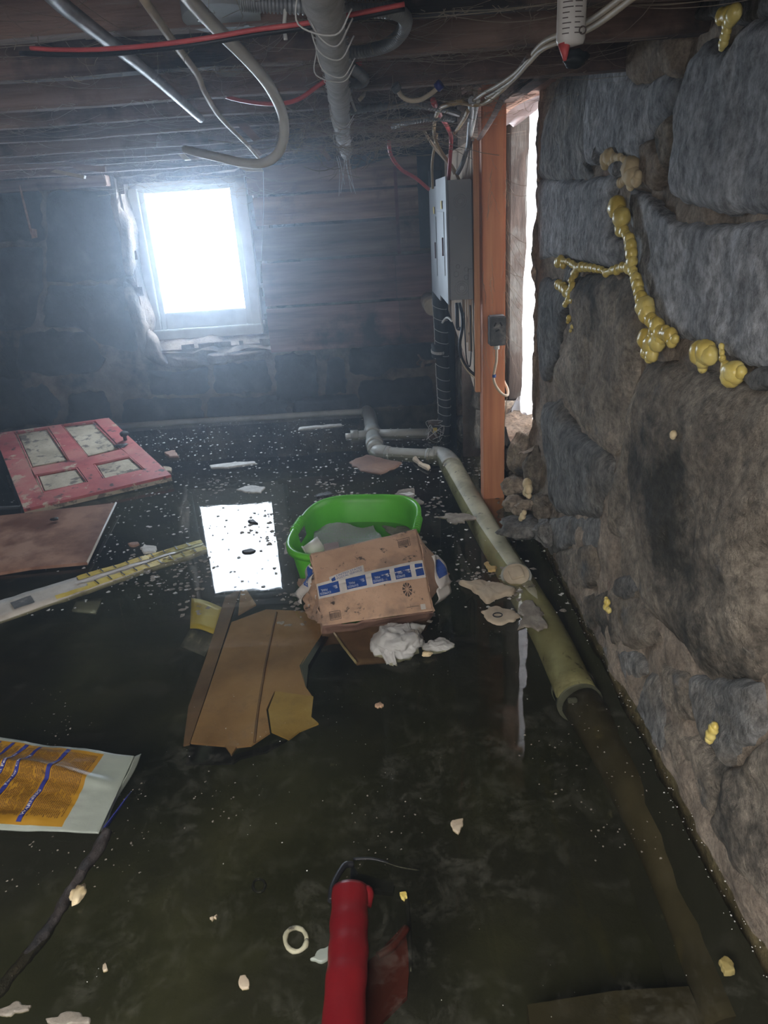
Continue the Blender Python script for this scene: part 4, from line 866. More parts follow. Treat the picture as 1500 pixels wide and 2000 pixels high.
# wood scraps stuck between the joists
for lab, q, mt in (('pale wood chunk wedged on the joists left of the window', [(132, 318), (205, 325), (205, 336), (150, 332)], m_board),
                   ('long pale wood splinter under the left joists', [(98, 336), (108, 331), (165, 343), (164, 349)], m_cream),
                   ('pale wood shim hanging above the window', [(342, 296), (352, 294), (372, 312), (360, 313)], m_cream),
                   ('flat wood scrap on the joist above the window right corner', [(462, 326), (508, 322), (514, 335), (480, 334)], m_cream),
                   ('thick wood scrap lying at the end of the beige cable', [(462, 243), (480, 240), (508, 270), (495, 276)], m_board),
                   ('small wood shim leaning under the joists near the white loop', [(490, 288), (497, 285), (512, 302), (504, 306)], m_board),
                   ('short wood block hanging right of the wrapped pipe end', [(618, 287), (630, 283), (648, 310), (640, 314)], m_board)):
    Y = 3.3 if q[0][1] > 280 else 2.3
    P = [ony(x, y, Y) for x, y in q]; n = (P[1]-P[0]).cross(P[3]-P[0]).normalized(); n = n if n.y < 0 else -n
    V, F = slab(P, n, .02); tag(obj('wood_scrap', V, F, mt, None, False), lab, 'wood scrap')
t = thing('hanging_stick', 'thin pinkish wood stick hanging down against the back wall at far left', 'stick', ony(50, 410, 4.3))
tube('stick', px([(38, 362, 4.3), (50, 410, 4.3), (62, 458, 4.3)]), .006, m_sill, t, sides=6); P = px([(60, 446, 4.3), (70, 448, 4.3), (72, 464, 4.3), (62, 466, 4.3)]); V, F = slab(P, Vector((0, -1, 0)), .01); obj('paddle_end', V, F, m_sill, t, False)
V, F = ball(ony(86, 293, 2.9), .03, 2, .1, 3, (1, 1, .6)); tag(obj('porcelain_knob', V, F, m_dusty), 'small dusty round knob on a joist at left', 'knob')
t = thing('bent_bracket', 'white ceramic fitting on the joist right of the white cable loop', 'fitting', ony(576, 275, 2.7))
c = ony(577, 272, 2.7); tube('fitting_body', [c+Vector((0, 0, .03)), c+Vector((0, 0, -.03))], .022, m_dusty, t, sides=14, sm=False); tube('collar', [c+Vector((0, 0, .02)), c+Vector((0, 0, .0))], .03, m_dusty, t, sides=14, sm=False)
tag(tube('thin_wire', px([(514, 333, 4.2), (515, 400, 4.2), (512, 480, 4.2), (508, 545, 4.2), (505, 590, 4.2), (514, 650, 4.2)]), .0022, m_thread, None, sides=5), 'thin white wire hanging down the right side of the back window', 'wire')

# plastic sheet in the opening
def sheet_pt(s, z, seed=0):
    y = 2.80+.64*s; x = .60+.10*s + .05*sin(s*9+z*1.5) + .022*sin(s*31+z*4) + .02*fbm((s*3, z*1.2, 0), 2, 5)
    return Vector((x+.03, y, z))
def sheet(name, label, s0, s1, z0, z1, off=0, bottom=None):
    nu, nv = 40, 50; V = []; F = []
    for j in range(nv+1):
        for i in range(nu+1):
            s = s0+(s1-s0)*i/nu; zb = bottom(s) if bottom else z0; z = zb+(z1-zb)*j/nv; p = sheet_pt(s, z); V.append(p + Vector((off, 0, 0)))
    for j in range(nv):
        for i in range(nu): F.append((j*(nu+1)+i, j*(nu+1)+i+1, (j+1)*(nu+1)+i+1, (j+1)*(nu+1)+i))
    return tag(obj(name, V, F, m_sheet, None, True), label, 'plastic sheet')
sheet('plastic_sheet', 'milky white plastic sheet hanging over the bright side opening', 0, .70, .2, 1.50, .04, bottom=lambda s: .22+.12*s)
def fold(label, pts, wd, mat=m_sheet):
    V = []; F = []; P = smoothpath(px(pts), 6); n = len(P)
    for i, p in enumerate(P):
        ww = wd*(.5+.7*sin(pi*(i+2)/(n+3)))
        for k in range(7): u = k/6-.5; V.append(p + Vector((u*ww, .02*cos(u*7+i*.3), .008*sin(u*14+i*.2))))
    for i in range(n-1):
        for k in range(6): F.append((i*7+k, i*7+k+1, (i+1)*7+k+1, (i+1)*7+k))
    return tag(obj('plastic_fold', V, F, mat, None, True), label, 'plastic sheet')
fold('crumpled plastic tail gathered over the rubble at the sheet bottom', [(1018, 782, 3.15), (1024, 800, 3.12), (1032, 830, 3.08), (1048, 860, 3.02)], .10)
fold('thin plastic flap hanging left of the sheet bottom near the post', [(1016, 776, 3.2), (1008, 800, 3.2), (1000, 835, 3.18), (994, 868, 3.15)], .05)
fold('translucent plastic swag under the lintel right of the post top', [(990, 245, 2.95), (1015, 225, 2.92), (1045, 205, 2.88), (1075, 185, 2.84)], .09)
# ------------------------------------------------------------------ red door afloat at left
UP = Vector((0, 0, 1))
A, B, C, Dd = onz(-10, 851, .13), onz(213, 820, .13), onz(335, 932, .03), onz(48, 1000, .03)
dn = (B-A).cross(C-B).normalized(); dn = dn if dn.z > 0 else -dn
t = thing('panel_door', 'old red painted panel door afloat at the left with cream panels', 'door', C)
def dpt(x, y, lift=0):
    p = onp(x, y, C, dn); return p + dn*lift
V, F = slab([dpt(-10, 851), dpt(213, 820), dpt(335, 932), dpt(48, 1000)], dn, .02); obj('door_core', V, F, m_doorpanel, t, False)
def dslab(name, pts, l, th, mat, par=t, **k):
    V, F = slab([dpt(x, y, l) for x, y in pts], dn, th); return obj(name, V, F, mat, par, False, **k)
# corners of the four panel openings
PU = [(30, 848), (94, 839), (138, 905), (62, 919)]; PV = [(120, 834), (182, 826), (238, 882), (172, 898)]
PL = [(70, 932), (152, 917), (173, 946), (84, 966)]; PR = [(183, 911), (255, 895), (284, 921), (202, 940)]
L0, L1 = (-10, 851), (48, 1000); 
rails = [('stile', [(-10, 851), (27, 846), (66, 932), (84, 968), (90, 990), (48, 1000)]), ('stile', [(185, 824), (213, 820), (335, 932), (292, 942), (284, 921), (240, 882)]),
         ('mid_stile', [(96, 838), (120, 834), (172, 898), (138, 905)]), ('mid_stile', [(153, 917), (183, 911), (202, 940), (174, 946)]),
         ('top_rail', [(27, 846), (185, 824), (187, 827), (120, 834), (94, 839), (30, 849)]), ('lock_rail', [(62, 919), (138, 905), (172, 898), (238, 882), (255, 895), (183, 911), (152, 917), (69, 932)]),
         ('bottom_rail', [(84, 967), (174, 946), (202, 940), (284, 921), (292, 942), (90, 990)])]
for nme, pts in rails: dslab(nme, pts, .014, .016, m_doorpaint)
for q in (PU, PV, PL, PR):
    c = (sum(p[0] for p in q)/4, sum(p[1] for p in q)/4)
    k = .84; dslab('door_panel', [(c[0]+(x-c[0])*k, c[1]+(y-c[1])*k) for x, y in q], .006, .006, m_doorpanel)
    V, F = tubedata([dpt(x, y, .009) for x, y in [(c[0]+(x-c[0])*.95, c[1]+(y-c[1])*.95) for x, y in q+q[:1]]], .0045, 6, sm=False); obj('moulding', V, F, m_doorpaint, t)
a = dpt(246, 864, .02)
kn = obj('door_knob', *ball(a+dn*.03+Vector((.0, 0, 0)), .024, 2, .1, 3, (1, 1, .7)), m_blackiron, t); tube('knob_stem', [a-dn*.01, a+dn*.03], .01, m_blackiron, kn, sides=12, sm=False)
V, F = ball(dpt(238, 876, .016), .03, 6, .7, 3, (1.2, .8, .25), 3); obj('latch_damage', V, F, m_charcoal, t)

# ------------------------------------------------------------------ brown hardboard sheet, black crate
t = thing('hardboard_sheet', 'brown hardboard sheet floating below the red door with a pale edge', 'board', onz(170, 1098, .03))
pts = [onz(-120, 1022, .02), onz(0, 1007, .025), onz(226, 982, .035), onz(170, 1098, .02), onz(60, 1108, .02), onz(0, 1118, .015), onz(-120, 1132, .01)]
V, F = slab(pts, UP, .012); obj('sheet', V, F, m_hardboard, t, False)
V, F = tubedata([onz(226.5, 982, .034), onz(171, 1098, .019)], .0045, 6, sm=False); tag(obj('edge_strip', V, F, m_white, t), 'white edge strip')
V, F = ball(onz(107, 1014, .038), .013, 3, .5, 2, (1.3, 1, .5)); obj('dark_lump', V, F, m_charcoal, t)
t = thing('black_crate', 'black plastic bin standing in the water left of the red door', 'bin', onz(-60, 980, -.2))
p1, p2 = onz(44, 1003, .0), onz(6, 880, .0)
q1 = p1 + Vector((-.5, .04, 0)); q2 = p2+Vector((-.5, .04, 0))
for a, b in ((p1, p2), (p1, q1), (q1, q2), (p2, q2)):
    d = (b-a).normalized(); n = d.cross(UP)*.006
    V = [a-n-UP*.27, b-n-UP*.27, b+n-UP*.27, a+n-UP*.27, a-n+UP*.03, b-n+UP*.03, b+n+UP*.03, a+n+UP*.03]
    obj('side', V, [(0, 1, 2, 3), (4, 7, 6, 5), (0, 4, 5, 1), (2, 6, 7, 3), (1, 5, 6, 2), (0, 3, 7, 4)], m_black, t, False)
V, F = tubedata([p1+UP*.03, p2+UP*.03, q2+UP*.03, q1+UP*.03, p1+UP*.03], .009, 8, sm=False); obj('rim', V, F, m_black, t)

# ------------------------------------------------------------------ long board with yellow tape
t = thing('long_board', 'long pale board with torn yellow striped tape slanting across the water', 'board', onz(200, 1120, 0))
a0, a1 = onz(-60, 1190, .018), onz(392, 1053, -.004); b0, b1 = onz(-40, 1222, .012), onz(404, 1072, -.006)
V, F, at = quad(a0, a1, b1, b0, 60, 4, lambda u, v: .004*fbm((u*9, v*2, 0), 1, 3)-.006*max(0, u-.5), .018); obj('board', V, F, m_longboard, t)
for u0, u1, v0, v1, mt in ((.44, 1.0, .62, 1.0, m_yellow), (.42, 1.0, 0, .3, m_yellow), (.30, .44, .8, 1.0, m_yellow)):
    V, F = patch(lambda u, v: at(u, v, .0025), u0, u1, v0, v1, 40, 2); obj('yellow_tape', V, F, mt, t, False)
V, F = patch(lambda u, v: at(u, v, .004), .40, 1.0, .38, .54, 40, 2); tag(obj('grey_strip', V, F, m_tape, t, False), 'pale grey strip down the middle')
for k in range(9):
    u = .46+k*.058
    V, F = patch(lambda x, y: at(u+.018*y+x, y, .0055), 0, .006, 0, .3, 1, 4); obj('tape_stripe', V, F, m_black, t, False)
    V, F = patch(lambda x, y: at(u+.018*y+x, y, .0055), 0, .006, .62, 1.0, 1, 4); obj('tape_stripe', V, F, m_black, t, False)
V, F = patch(lambda u, v: at(u, v, .004), .14, .22, .35, .8, 4, 2); tag(obj('worn_label', V, F, m_dusty, t, False), 'worn printed grey label')
t = thing('yellow_sunken_card', 'yellow plastic card just under water beside the sunken cardboard', 'card', onz(405, 1200, -.03))
V, F, at = quad(onz(374, 1168, -.03), onz(438, 1186, -.03), onz(419, 1236, -.04), onz(371, 1226, -.04), 8, 6, lambda u, v: .006*sin(u*4), .004); obj('card', V, F, m_yellow, t)
V, F, at = quad(onz(371, 1228, -.045), onz(418, 1238, -.045), onz(400, 1282, -.08), onz(352, 1262, -.08), 6, 5, None, .004); tag(obj('lower_flap', V, F, m_dusty, t), 'grey lower flap')
V, F, at = quad(onz(150, 1172, -.04), onz(200, 1168, -.04), onz(186, 1196, -.05), onz(140, 1192, -.05), 4, 4, None, .01); tag(obj('sunken_block', V, F, m_boxsteel, None), 'small bluish block under water below the long board', 'block')

# ------------------------------------------------------------------ green laundry tub
t = thing('laundry_tub', 'bright green plastic laundry tub with ribbed grips, half sunk and full of junk', 'tub', (-.10, 2.45, -.2))
bc = Vector((-.105, 2.43, 0)); byaw = radians(-9); BR = Matrix.Rotation(byaw, 3, 'Z') @ Matrix.Rotation(radians(-3), 3, 'X')
def sup(th, a, b, e=4.0):
    c, s = cos(th), sin(th); r = (abs(c/a)**e + abs(s/b)**e)**(-1/e); return r*c, r*s
NT = 96
def ring(z, s, ex=0): return [bc + BR @ Vector((*[q for q in sup(2*pi*k/NT, .215*s+ex, .30*s+ex, 3.4)], z)) for k in range(NT)]
levels = [(-.17, .80, 0), (-.10, .86, 0), (.0, .92, 0), (.055, .955, 0), (.095, .985, 0), (.12, 1.0, 0), (.124, 1.0, .012), (.116, 1.0, .018), (.10, 1.0, .018), (.104, 1.0, .012), (.11, .99, .008), (.09, .985, .006), (.05, .955, .006), (0, .92, .005), (-.17, .8, .005)]
V = []; F = []
for z, s, ex in levels: V += ring(z, s, ex)
def hole_(k):   # grips at the two short-side ends
    th = (k+.5)/NT*2*pi; d = min(abs(th-0.0), abs(th-2*pi)); d2 = abs(th-pi); return d < .28 or d2 < .28
for i in range(len(levels)-1):
    for k in range(NT):
        if hole_(k) and i in (3, 11): continue
        F.append((i*NT+k, i*NT+(k+1) % NT, (i+1)*NT+(k+1) % NT, (i+1)*NT+k))
obj('tub_shell', V, F, m_green, t)
V, F = slab(ring(-.168, .80)[::4], BR @ UP, .006); obj('tub_bottom', V, F, m_green, t, False)
for side in (0, pi):
    g = MB(); cpts = []
    for q in range(-5, 6):
        th = side + q*.055; x, y = sup(th, .226, .311, 3.4); cpts.append(bc + BR @ Vector((x, y, .112)))
    V, F = tubedata(cpts, .0125, 12); g.add(V, F); gp = g.build('grip', m_green, t, smooth=True)
    for q in range(-4, 5):
        th = side + q*.06; x, y = sup(th, .226, .311, 3.4); c = bc + BR @ Vector((x, y, .112)); V, F = tubedata([c-Vector((0, .004, 0)), c+Vector((0, .004, 0))], .0155, 12, sm=False); obj('grip_rib', V, F, m_green, gp)
# things inside the tub
V, F, at = quad(bc+Vector((-.17, .12, .05)), bc+Vector((.06, .20, .03)), bc+Vector((.12, -.12, .03)), bc+Vector((-.16, -.15, .06)), 26, 26, lambda u, v: .018*sin(u*5+v*3)+.012*fbm((u*3, v*3, 0), 1, 4), .0015)
tag(obj('insect_screen', V, F, m_net), 'grey insect screen mesh crumpled inside the green tub', 'mesh screen')
t = thing('white_cup', 'white plastic cup tipped over between the tub and the cardboard box', 'cup', onz(612, 1062, .12))
c = onz(612, 1072, .1); d = Vector((.75, .25, .35)).normalized()
V, F = tubedata([c-d*.03, c+d*.035], lambda s: .026+.004*s, 24, sm=False); obj('cup_body', V, F, m_white, t); tube('cup_rim', [c-d*.032, c-d*.026], .030, m_tape, t, sides=24, sm=False)
for lab, q, z, mt in (('dark sodden board scrap beside the white cup', [(632, 1062), (660, 1058), (664, 1072), (636, 1082)], .13, m_card_dark), ):
    V, F = slab([onz(x, y, z) for x, y in q], UP, .01); tag(obj('board_scrap', V, F, mt, None, False), lab, 'scrap')
# grey plastic film hanging over the left rim of the tub
V, F, at = quad(onz(553, 1062, .05), onz(575, 1050, .08), onz(578, 1082, .05), onz(556, 1080, .01), 8, 8, lambda u, v: .01*sin(u*8+v*4), .001); tag(obj('plastic_film', V, F, m_pbag), 'grey plastic film caught on the left rim of the tub', 'film')

# ------------------------------------------------------------------ cardboard shipping box
TL, TR, BRc, BL = onz(607, 1083, .185), onz(813, 1033, .20), onz(846, 1192, .055), onz(630, 1222, .045)
t = thing('cardboard_box', 'soggy brown cardboard box with blue printed postal tape leaning on the tub', 'box', (TL+TR+BRc+BL)/4)
hb = lambda u, v: .014*sin(pi*v)*sin(pi*u) + .004*fbm((u*4, v*4, 0), 1, 6) - .003*exp(-((v-.5)/.02)**2)
V, F, at = quad(TL, TR, BRc, BL, 48, 40, hb, .004); obj('top_face', V, F, m_card, t)
nb = (TR-TL).cross(BL-TL).normalized(); nb = nb if nb.z > 0 else -nb
DP = .15
def side(name, p, q, nrm, mat=m_card, amp=.01, par=t, dp=DP, bulge=0):
    V, F, a_ = quad(p-nb*.003, q-nb*.003, q-nb*dp, p-nb*dp, 20, 14, lambda u, v: amp*fbm((u*5, v*5, 0), 1, 3)+bulge*sin(pi*v), .003); return obj(name, V, F, mat, par)
side('side', TL, TR, 0); side('side', BL, BRc, 0, m_card_dark); side('side', TR, BRc, 0, m_card); side('side', TL, BL, 0, m_card)
V, F, a_ = quad(TR+(BRc-TR)*.0, TR+(BRc-TR)*0+Vector((.02, -.03, -.05)), onz(880, 1120, .03), BRc+(TR-BRc)*.12, 12, 10, lambda u, v: .006*sin(v*6), .003); obj('side_flap', V, F, m_card, t)
V, F, a_ = quad(TL+(BL-TL)*.35, TL+(BL-TL)*.98, onz(600, 1205, .005), onz(582, 1130, .03), 18, 14, lambda u, v: .016*fbm((u*5, v*6, 2), 1.3, 3), .003); obj('crushed_flap', V, F, m_card, t)
# tape band across the middle
def TV(u): return .53+.035*sin(u*3)-.07*u if False else .545-.03*u
tw = .105
V, F = patch(lambda u, v: at(u, TV(u)+v, .0015), .005, .995, -tw, tw, 40, 6); tp = obj('postal_tape', V, F, m_tape, t, False)
for k, (u0, u1) in enumerate([(.015, .20), (.265, .445), (.50, .67), (.715, .865), (.91, .985)]):
    V, F = patch(lambda u, v: at(u, TV(u)+v, .0027), u0, u1, -.068, .075, 8, 3); lb = obj('blue_label', V, F, m_blue, tp, False)
    if k < 4:
        fn = lambda x, y, u1=u1: at(u1-.012-x, TV(u1)-.055+y, .0035)
        wd = (u1-u0)*.52
        lettering('lettering', 'EXPRESS', lambda x, y, u1=u1, u0=u0: at(u0+.008+wd-x, TV(u0)+.030+.04-(.04-y) - .0, .0036), m_ltape, tp, wd, .030)
        lettering('lettering', 'MAIL', lambda x, y, u1=u1, u0=u0: at(u0+.02+wd*.6-x, TV(u0)-.012+y, .0036), m_ltape, tp, wd*.6, .030)
        # bird-like swoosh
        cx = u0+(u1-u0)*.78
        for j, (dx, dy, l) in enumerate([(0, 0, .05), (.005, .018, .04), (.012, .034, .028)]):
            V = [at(cx-l*.5+dx, TV(cx)+dy-.02, .0036), at(cx+l*.5+dx, TV(cx)+dy-.028, .0036), at(cx+l*.35+dx, TV(cx)+dy-.014, .0036)]; obj('emblem_stroke', V, [(0, 2, 1)], m_ltape, tp, False)
# white service label upper left
V, F = patch(lambda u, v: at(u, .40-.055*(u-.13)/.3+v, .0022), .125, .445, -.01, .085, 12, 3); lb = obj('postal_label', V, F, m_tape, t, False)
V = [at(.14, .425, .003), at(.175, .405, .003), at(.18, .455, .003), at(.145, .465, .003)]; obj('emblem', V, [(0, 1, 2, 3)], m_blue, lb, False)
lettering('lettering', 'UNITED STATES', lambda x, y: at(.19+x, .427-.055*(x+.06)/.3-y, .003), m_blue, lb, .235, .026)
lettering('lettering', 'POSTAL SERVICE', lambda x, y: at(.19+x, .463-.055*(x+.06)/.3-y, .003), m_blue, lb, .235, .026)
# printed barcodes, seal and small print
rnd = random.Random(2)
def barcode(u0, u1, v0, v1):
    m = MB(); u = u0+.008
    for a_, b_, c_, d_ in ((u0, u1, v0, v0+.006), (u0, u1, v1-.006, v1), (u0, u0+.004, v0, v1), (u1-.004, u1, v0, v1)): m.add(*patch(lambda x, y: at(x, y, .0018), a_, b_, c_, d_, 4, 2))
    while u < u1-.012:
        q = rnd.uniform(.0015, .004); m.add(*patch(lambda x, y: at(x, y, .0018), u, u+q, v0+.02, v1-.015, 1, 2)); u += q+rnd.uniform(.002, .004)
    m.build('barcode', m_darkink, t)
barcode(.80, .915, .09, .20); barcode(.075, .175, .84, .95)
m = MB(); cc = (.80, .735)
for k in range(10):
    a_ = k*pi/5; m.add([at(cc[0]+.010*cos(a_+.2), cc[1]+.018*sin(a_+.2), .0018), at(cc[0]+.045*cos(a_), cc[1]+.085*sin(a_), .0018), at(cc[0]+.045*cos(a_+.45), cc[1]+.085*sin(a_+.45), .0018)], [(0, 1, 2)])
m.build('round_seal', m_darkink, t)
V, F = patch(lambda u, v: at(u, v, .0018), .895, .94, .915, .975, 2, 2); st = obj('white_sticker', V, F, m_tape, t, False)
m = MB()
for k in range(12): m.add(*patch(lambda u, v: at(u, v, .0018), .77+k*.0095, .776+k*.0095, .925, .935, 1, 1))
m.build('small_print', m_darkink, t)
# yellowish tape end hanging down on the right
V, F, a2 = quad(onz(843, 1086, .16), onz(857, 1082, .15), onz(884, 1135, .08), onz(858, 1152, .09), 8, 12, lambda u, v: .006*sin(u*5+v*7), .001)
te = tag(obj('tape_end', V, F, m_tape, t), 'wrinkled printed tape end')
V, F = patch(lambda u, v: a2(u, v, .0015), .2, .85, .15, .72, 5, 5); obj('blue_label', V, F, m_blue, te, False)
V, F, a3 = quad(onz(856, 1148, .08), onz(884, 1134, .06), onz(874, 1170, .01), onz(852, 1183, .01), 6, 8, lambda u, v: .006*sin(v*8), .001); te = obj('tape_end', V, F, m_tape, t)
V, F = patch(lambda u, v: a3(u, v, .0015), .1, .95, .05, .6, 5, 5); obj('blue_label', V, F, m_blue, te, False)
lettering('lettering', 'MAIL', lambda x, y: a3(.9-x, .15+y, .0025), m_ltape, te, .7, .3)
V, F, a4 = quad(onz(606, 1100, .15), onz(616, 1120, .14), onz(588, 1180, .02), onz(578, 1165, .02), 6, 12, lambda u, v: .008*sin(u*7+v*9), .001); te = obj('tape_end', V, F, m_tape, t)
V, F = patch(lambda u, v: a4(u, v, .0015), .15, .8, .05, .5, 3, 5); obj('blue_label', V, F, m_blue, te, False)
V, F, a4 = quad(onz(616, 1122, .12), onz(622, 1165, .09), onz(604, 1188, .02), onz(596, 1160, .03), 6, 8, lambda u, v: .008*sin(u*7+v*9), .001); te = obj('tape_end', V, F, m_pbag, t)
V, F = patch(lambda u, v: a4(u, v, .0015), .15, .8, .05, .5, 3, 5); obj('blue_label', V, F, m_blue, te, False)

# ------------------------------------------------------------------ sunken cardboard, boards, bags
t = thing('sunken_carton', 'large flattened cardboard carton lying just under the water', 'carton', onz(500, 1320, -.05))
def zsub(x, y): return -.006-.03*max(0, min(1, (y-1190)/260))
def sl(name, pts, par, mat, dz=0, th=.006, **k):
    V, F = slab([onz(x, y, zsub(x, y)+dz) for x, y in pts], UP, th); return obj(name, V, F, mat, par, False, **k)
sl('main_panel', [(452, 1215), (520, 1190), (632, 1195), (628, 1240), (588, 1300), (596, 1340), (610, 1360), (536, 1350), (520, 1385), (527, 1430), (490, 1455), (462, 1458), (452, 1474), (440, 1456), (372, 1450), (410, 1340)], t, m_card_wet)
sl('side_panel', [(448, 1216), (470, 1150), (440, 1165), (400, 1290), (368, 1380), (358, 1455), (370, 1452), (408, 1340)], t, m_card_dark, -.02)
tag(sl('yellow_flap', [(538, 1350), (612, 1360), (608, 1400), (622, 1412), (585, 1427), (564, 1443), (530, 1428), (524, 1386)], t, m_card_yellow, .002), 'yellowish end flap')
sl('dark_underside', [(372, 1452), (440, 1458), (452, 1475), (560, 1445), (520, 1468), (470, 1480), (455, 1490), (362, 1492)], t, m_black, -.05)  # black plate: shade of the carton's underside put into the colour
sl('end_strip', [(470, 1155), (482, 1152), (500, 1180), (465, 1200)], t, m_card_wet)
t = thing('sunken_board', 'dark brown board slanting down into the water under the cardboard box', 'board', onz(720, 1260, -.02))
V, F, at = quad(onz(645, 1222, .0), onz(735, 1222, -.01), onz(790, 1288, -.10), onz(697, 1294, -.03), 10, 10, lambda u, v: .003*fbm((u*4, v*4, 0), 1, 4), .012); obj('board', V, F, m_card_dark, t)
tube('crease_shade', [onz(x, y, zsub(x, y)+.001) for x, y in [(540, 1196), (520, 1290), (505, 1380), (497, 1450)]], .0035, m_card_dark, bpy.data.objects['sunken_carton'], sides=6)  # dark line paints the shading along the carton's fold
V, F = tubedata([onz(643, 1222, .003), onz(670, 1262, -.008), onz(696, 1295, -.025)], .004, 6, sm=False); obj('broken_edge', V, F, m_scrap, t)
sl('black_tray', [(628, 1232), (640, 1235), (602, 1300), (598, 1350), (585, 1300)], None, m_black, .0, .02); tag(bpy.data.objects['black_tray'], 'black tray edge under water right of the sunken carton', 'tray')
# plastic bag
def bagfn(c, r, seed, sq):
    V, F = ball(c, r, seed, .28, 5, sq, 1.4)
    return [v + Vector((fbm(v, 30, seed), fbm(v, 30, seed+1), fbm(v, 30, seed+2)))*r*.14 + (v-Vector(c)).normalized()*r*.16*abs(fbm(v, 16, seed+9, 3)) for v in V], F
t = thing('plastic_bag', 'crumpled white plastic bag floating in front of the cardboard box', 'bag', onz(785, 1265, 0))
V, F = bagfn(onz(778, 1255, .015), .068, 5, (1, .95, .65)); obj('bag_body', V, F, m_pbag, t)
V, F, a_ = quad(onz(735, 1258, .03), onz(765, 1240, .05), onz(775, 1300, .0), onz(755, 1298, .0), 10, 12, lambda u, v: .012*fbm((u*5, v*4, 0), 1, 7), .001); obj('loose_fold', V, F, m_pbag, t)
V, F, a_ = quad(onz(795, 1215, .05), onz(832, 1222, .03), onz(822, 1238, .02), onz(800, 1240, .04), 8, 6, lambda u, v: .01*fbm((u*5, v*4, 0), 1, 8), .001); obj('torn_corner', V, F, m_pbag, t)
V, F = bagfn(onz(855, 1262, .0), .034, 9, (1.2, .7, .45)); tag(obj('crumpled_wrapper', V, F, m_pbag), 'small crumpled dirty wrapper right of the white plastic bag', 'wrapper')
V, F = bagfn(onz(834, 1277, .01), .012, 4, (1.2, .8, .6)); tag(obj('foam_crumb', V, F, m_foam_old), 'little yellowish foam crumb between bag and wrapper', 'foam')

# scraps afloat
def scrap(label, pts, mat=m_scrap, z=.006, th=.006, seed=1, cat='scrap', name='cardboard_scrap', amp=.006, edge=.008):
    P = [onz(x, y, z) for x, y in pts]; V, F = relief(P, UP, thick=th*.6+.001, N=72, rings=7, edge=edge*1.5, amp=min(amp, th*.35), fs=30, seed=seed, power=24, skirt=.004, round_=0)
    return tag(obj(name, V, orient(V, F, UP), mat, None, True), label, cat)
scrap('pale broken board scrap right of the cardboard box', [(895, 1138), (935, 1137), (975, 1142), (1003, 1152), (1000, 1160), (950, 1175), (936, 1165), (920, 1150)], th=.02, seed=2, name='board_scrap')
scrap('torn tan scrap with a dark hole right of the box', [(938, 1194), (968, 1184), (1000, 1192), (1018, 1204), (1005, 1214), (975, 1218), (952, 1212)], seed=3)
tag(tube('dark_ring', [onz(972+9*cos(a*pi/8), 1201+4*sin(a*pi/8), .02) for a in range(17)], .002, m_black, None, sides=5, sm=False), 'small dark ring on the torn tan scrap', 'ring')
scrap('brown scrap of soaked board behind the green tub', [(682, 903), (715, 888), (785, 903), (770, 915), (742, 926), (705, 918)], m_card_dark, .004, .006, 4)
scrap('frayed pinkish scrap leaning on the short drain run', [(812, 893), (822, 905), (840, 912), (836, 918), (820, 910), (806, 897)], m_scrap, .01, .012, 5)
scrap('small pink paper scrap right of the red door', [(320, 884), (342, 880), (350, 893), (330, 893)], m_sill, .006, .01, 6, name='paper_scrap')
scrap('cream scrap near the tip of the red door', [(318, 912), (332, 913), (334, 922), (322, 920)], m_scrap, .006, .008, 7, name='paper_scrap')
scrap('long thin white strip floating behind the tub', [(410, 909), (455, 903), (498, 901), (501, 905), (455, 912), (412, 914)], m_flake, .004, .004, 8, name='paper_strip')
scrap('thin white strip near the back pipe', [(583, 835), (625, 831), (668, 828), (669, 831), (625, 835), (584, 839)], m_flake, .004, .006, 9, name='paper_strip')
scrap('pale ring of scum with a tan crumb left of the window reflection', [(462, 956), (490, 948), (520, 951), (508, 962), (478, 961)], m_flake, .003, .003, 10, name='scum_patch', cat='scum')
scrap('small dark curl in the window reflection', [(476, 1076), (490, 1072), (498, 1075), (488, 1080), (478, 1080)], m_charcoal, .003, .004, 11, name='leaf_curl', cat='leaf')
scrap('dark leaf bit at the top of the window reflection', [(484, 1018), (494, 1014), (504, 1022), (490, 1023)], m_charcoal, .003, .004, 12, name='leaf_bit', cat='leaf')
scrap('orange brown leaf scrap on the long drain pipe', [(944, 1100), (952, 1096), (958, 1108), (972, 1108), (970, 1116), (954, 1115)], m_card_yellow, .012, .006, 13, name='leaf_scrap', cat='leaf')
scrap('white feathery scrap left of the window reflection above the long board', [(270, 1070), (285, 1064), (305, 1068), (300, 1078), (280, 1080)], m_flake, .003, .005, 14, name='paper_scrap')
scrap('pinkish flat scrap left of the feathery white one', [(252, 1062), (268, 1060), (276, 1063), (262, 1067)], m_sill, .003, .005, 15, name='paper_scrap')
scrap('grey scum raft covering the sunken pipe right of the torn tan scrap', [(1012, 1185), (1040, 1172), (1056, 1188), (1066, 1208), (1060, 1232), (1038, 1226), (1010, 1230), (1018, 1206)], m_scum, .003, .006, 16, name='scum_patch', cat='scum', edge=.02)
scrap('brown scum patch right of the green tub', [(752, 1030), (790, 1022), (812, 1040), (842, 1080), (838, 1098), (815, 1082), (780, 1060)], m_scum, .002, .003, 17, name='scum_patch', cat='scum', edge=.03)
scrap('brown scum patch behind the right rim of the tub', [(770, 962), (805, 955), (822, 975), (815, 1005), (790, 1000), (772, 985)], m_scum, .002, .003, 18, name='scum_patch', cat='scum', edge=.03)
scrap('pale scum patch left of the long drain pipe', [(858, 1010), (890, 1002), (925, 1012), (915, 1022), (880, 1020)], m_scum, .002, .003, 19, name='scum_patch', cat='scum', edge=.03)
scrap('grey leaf shaped scrap behind the tub on the water', [(782, 965), (800, 962), (812, 966), (796, 969)], m_flake, .003, .004, 20, name='paper_scrap')
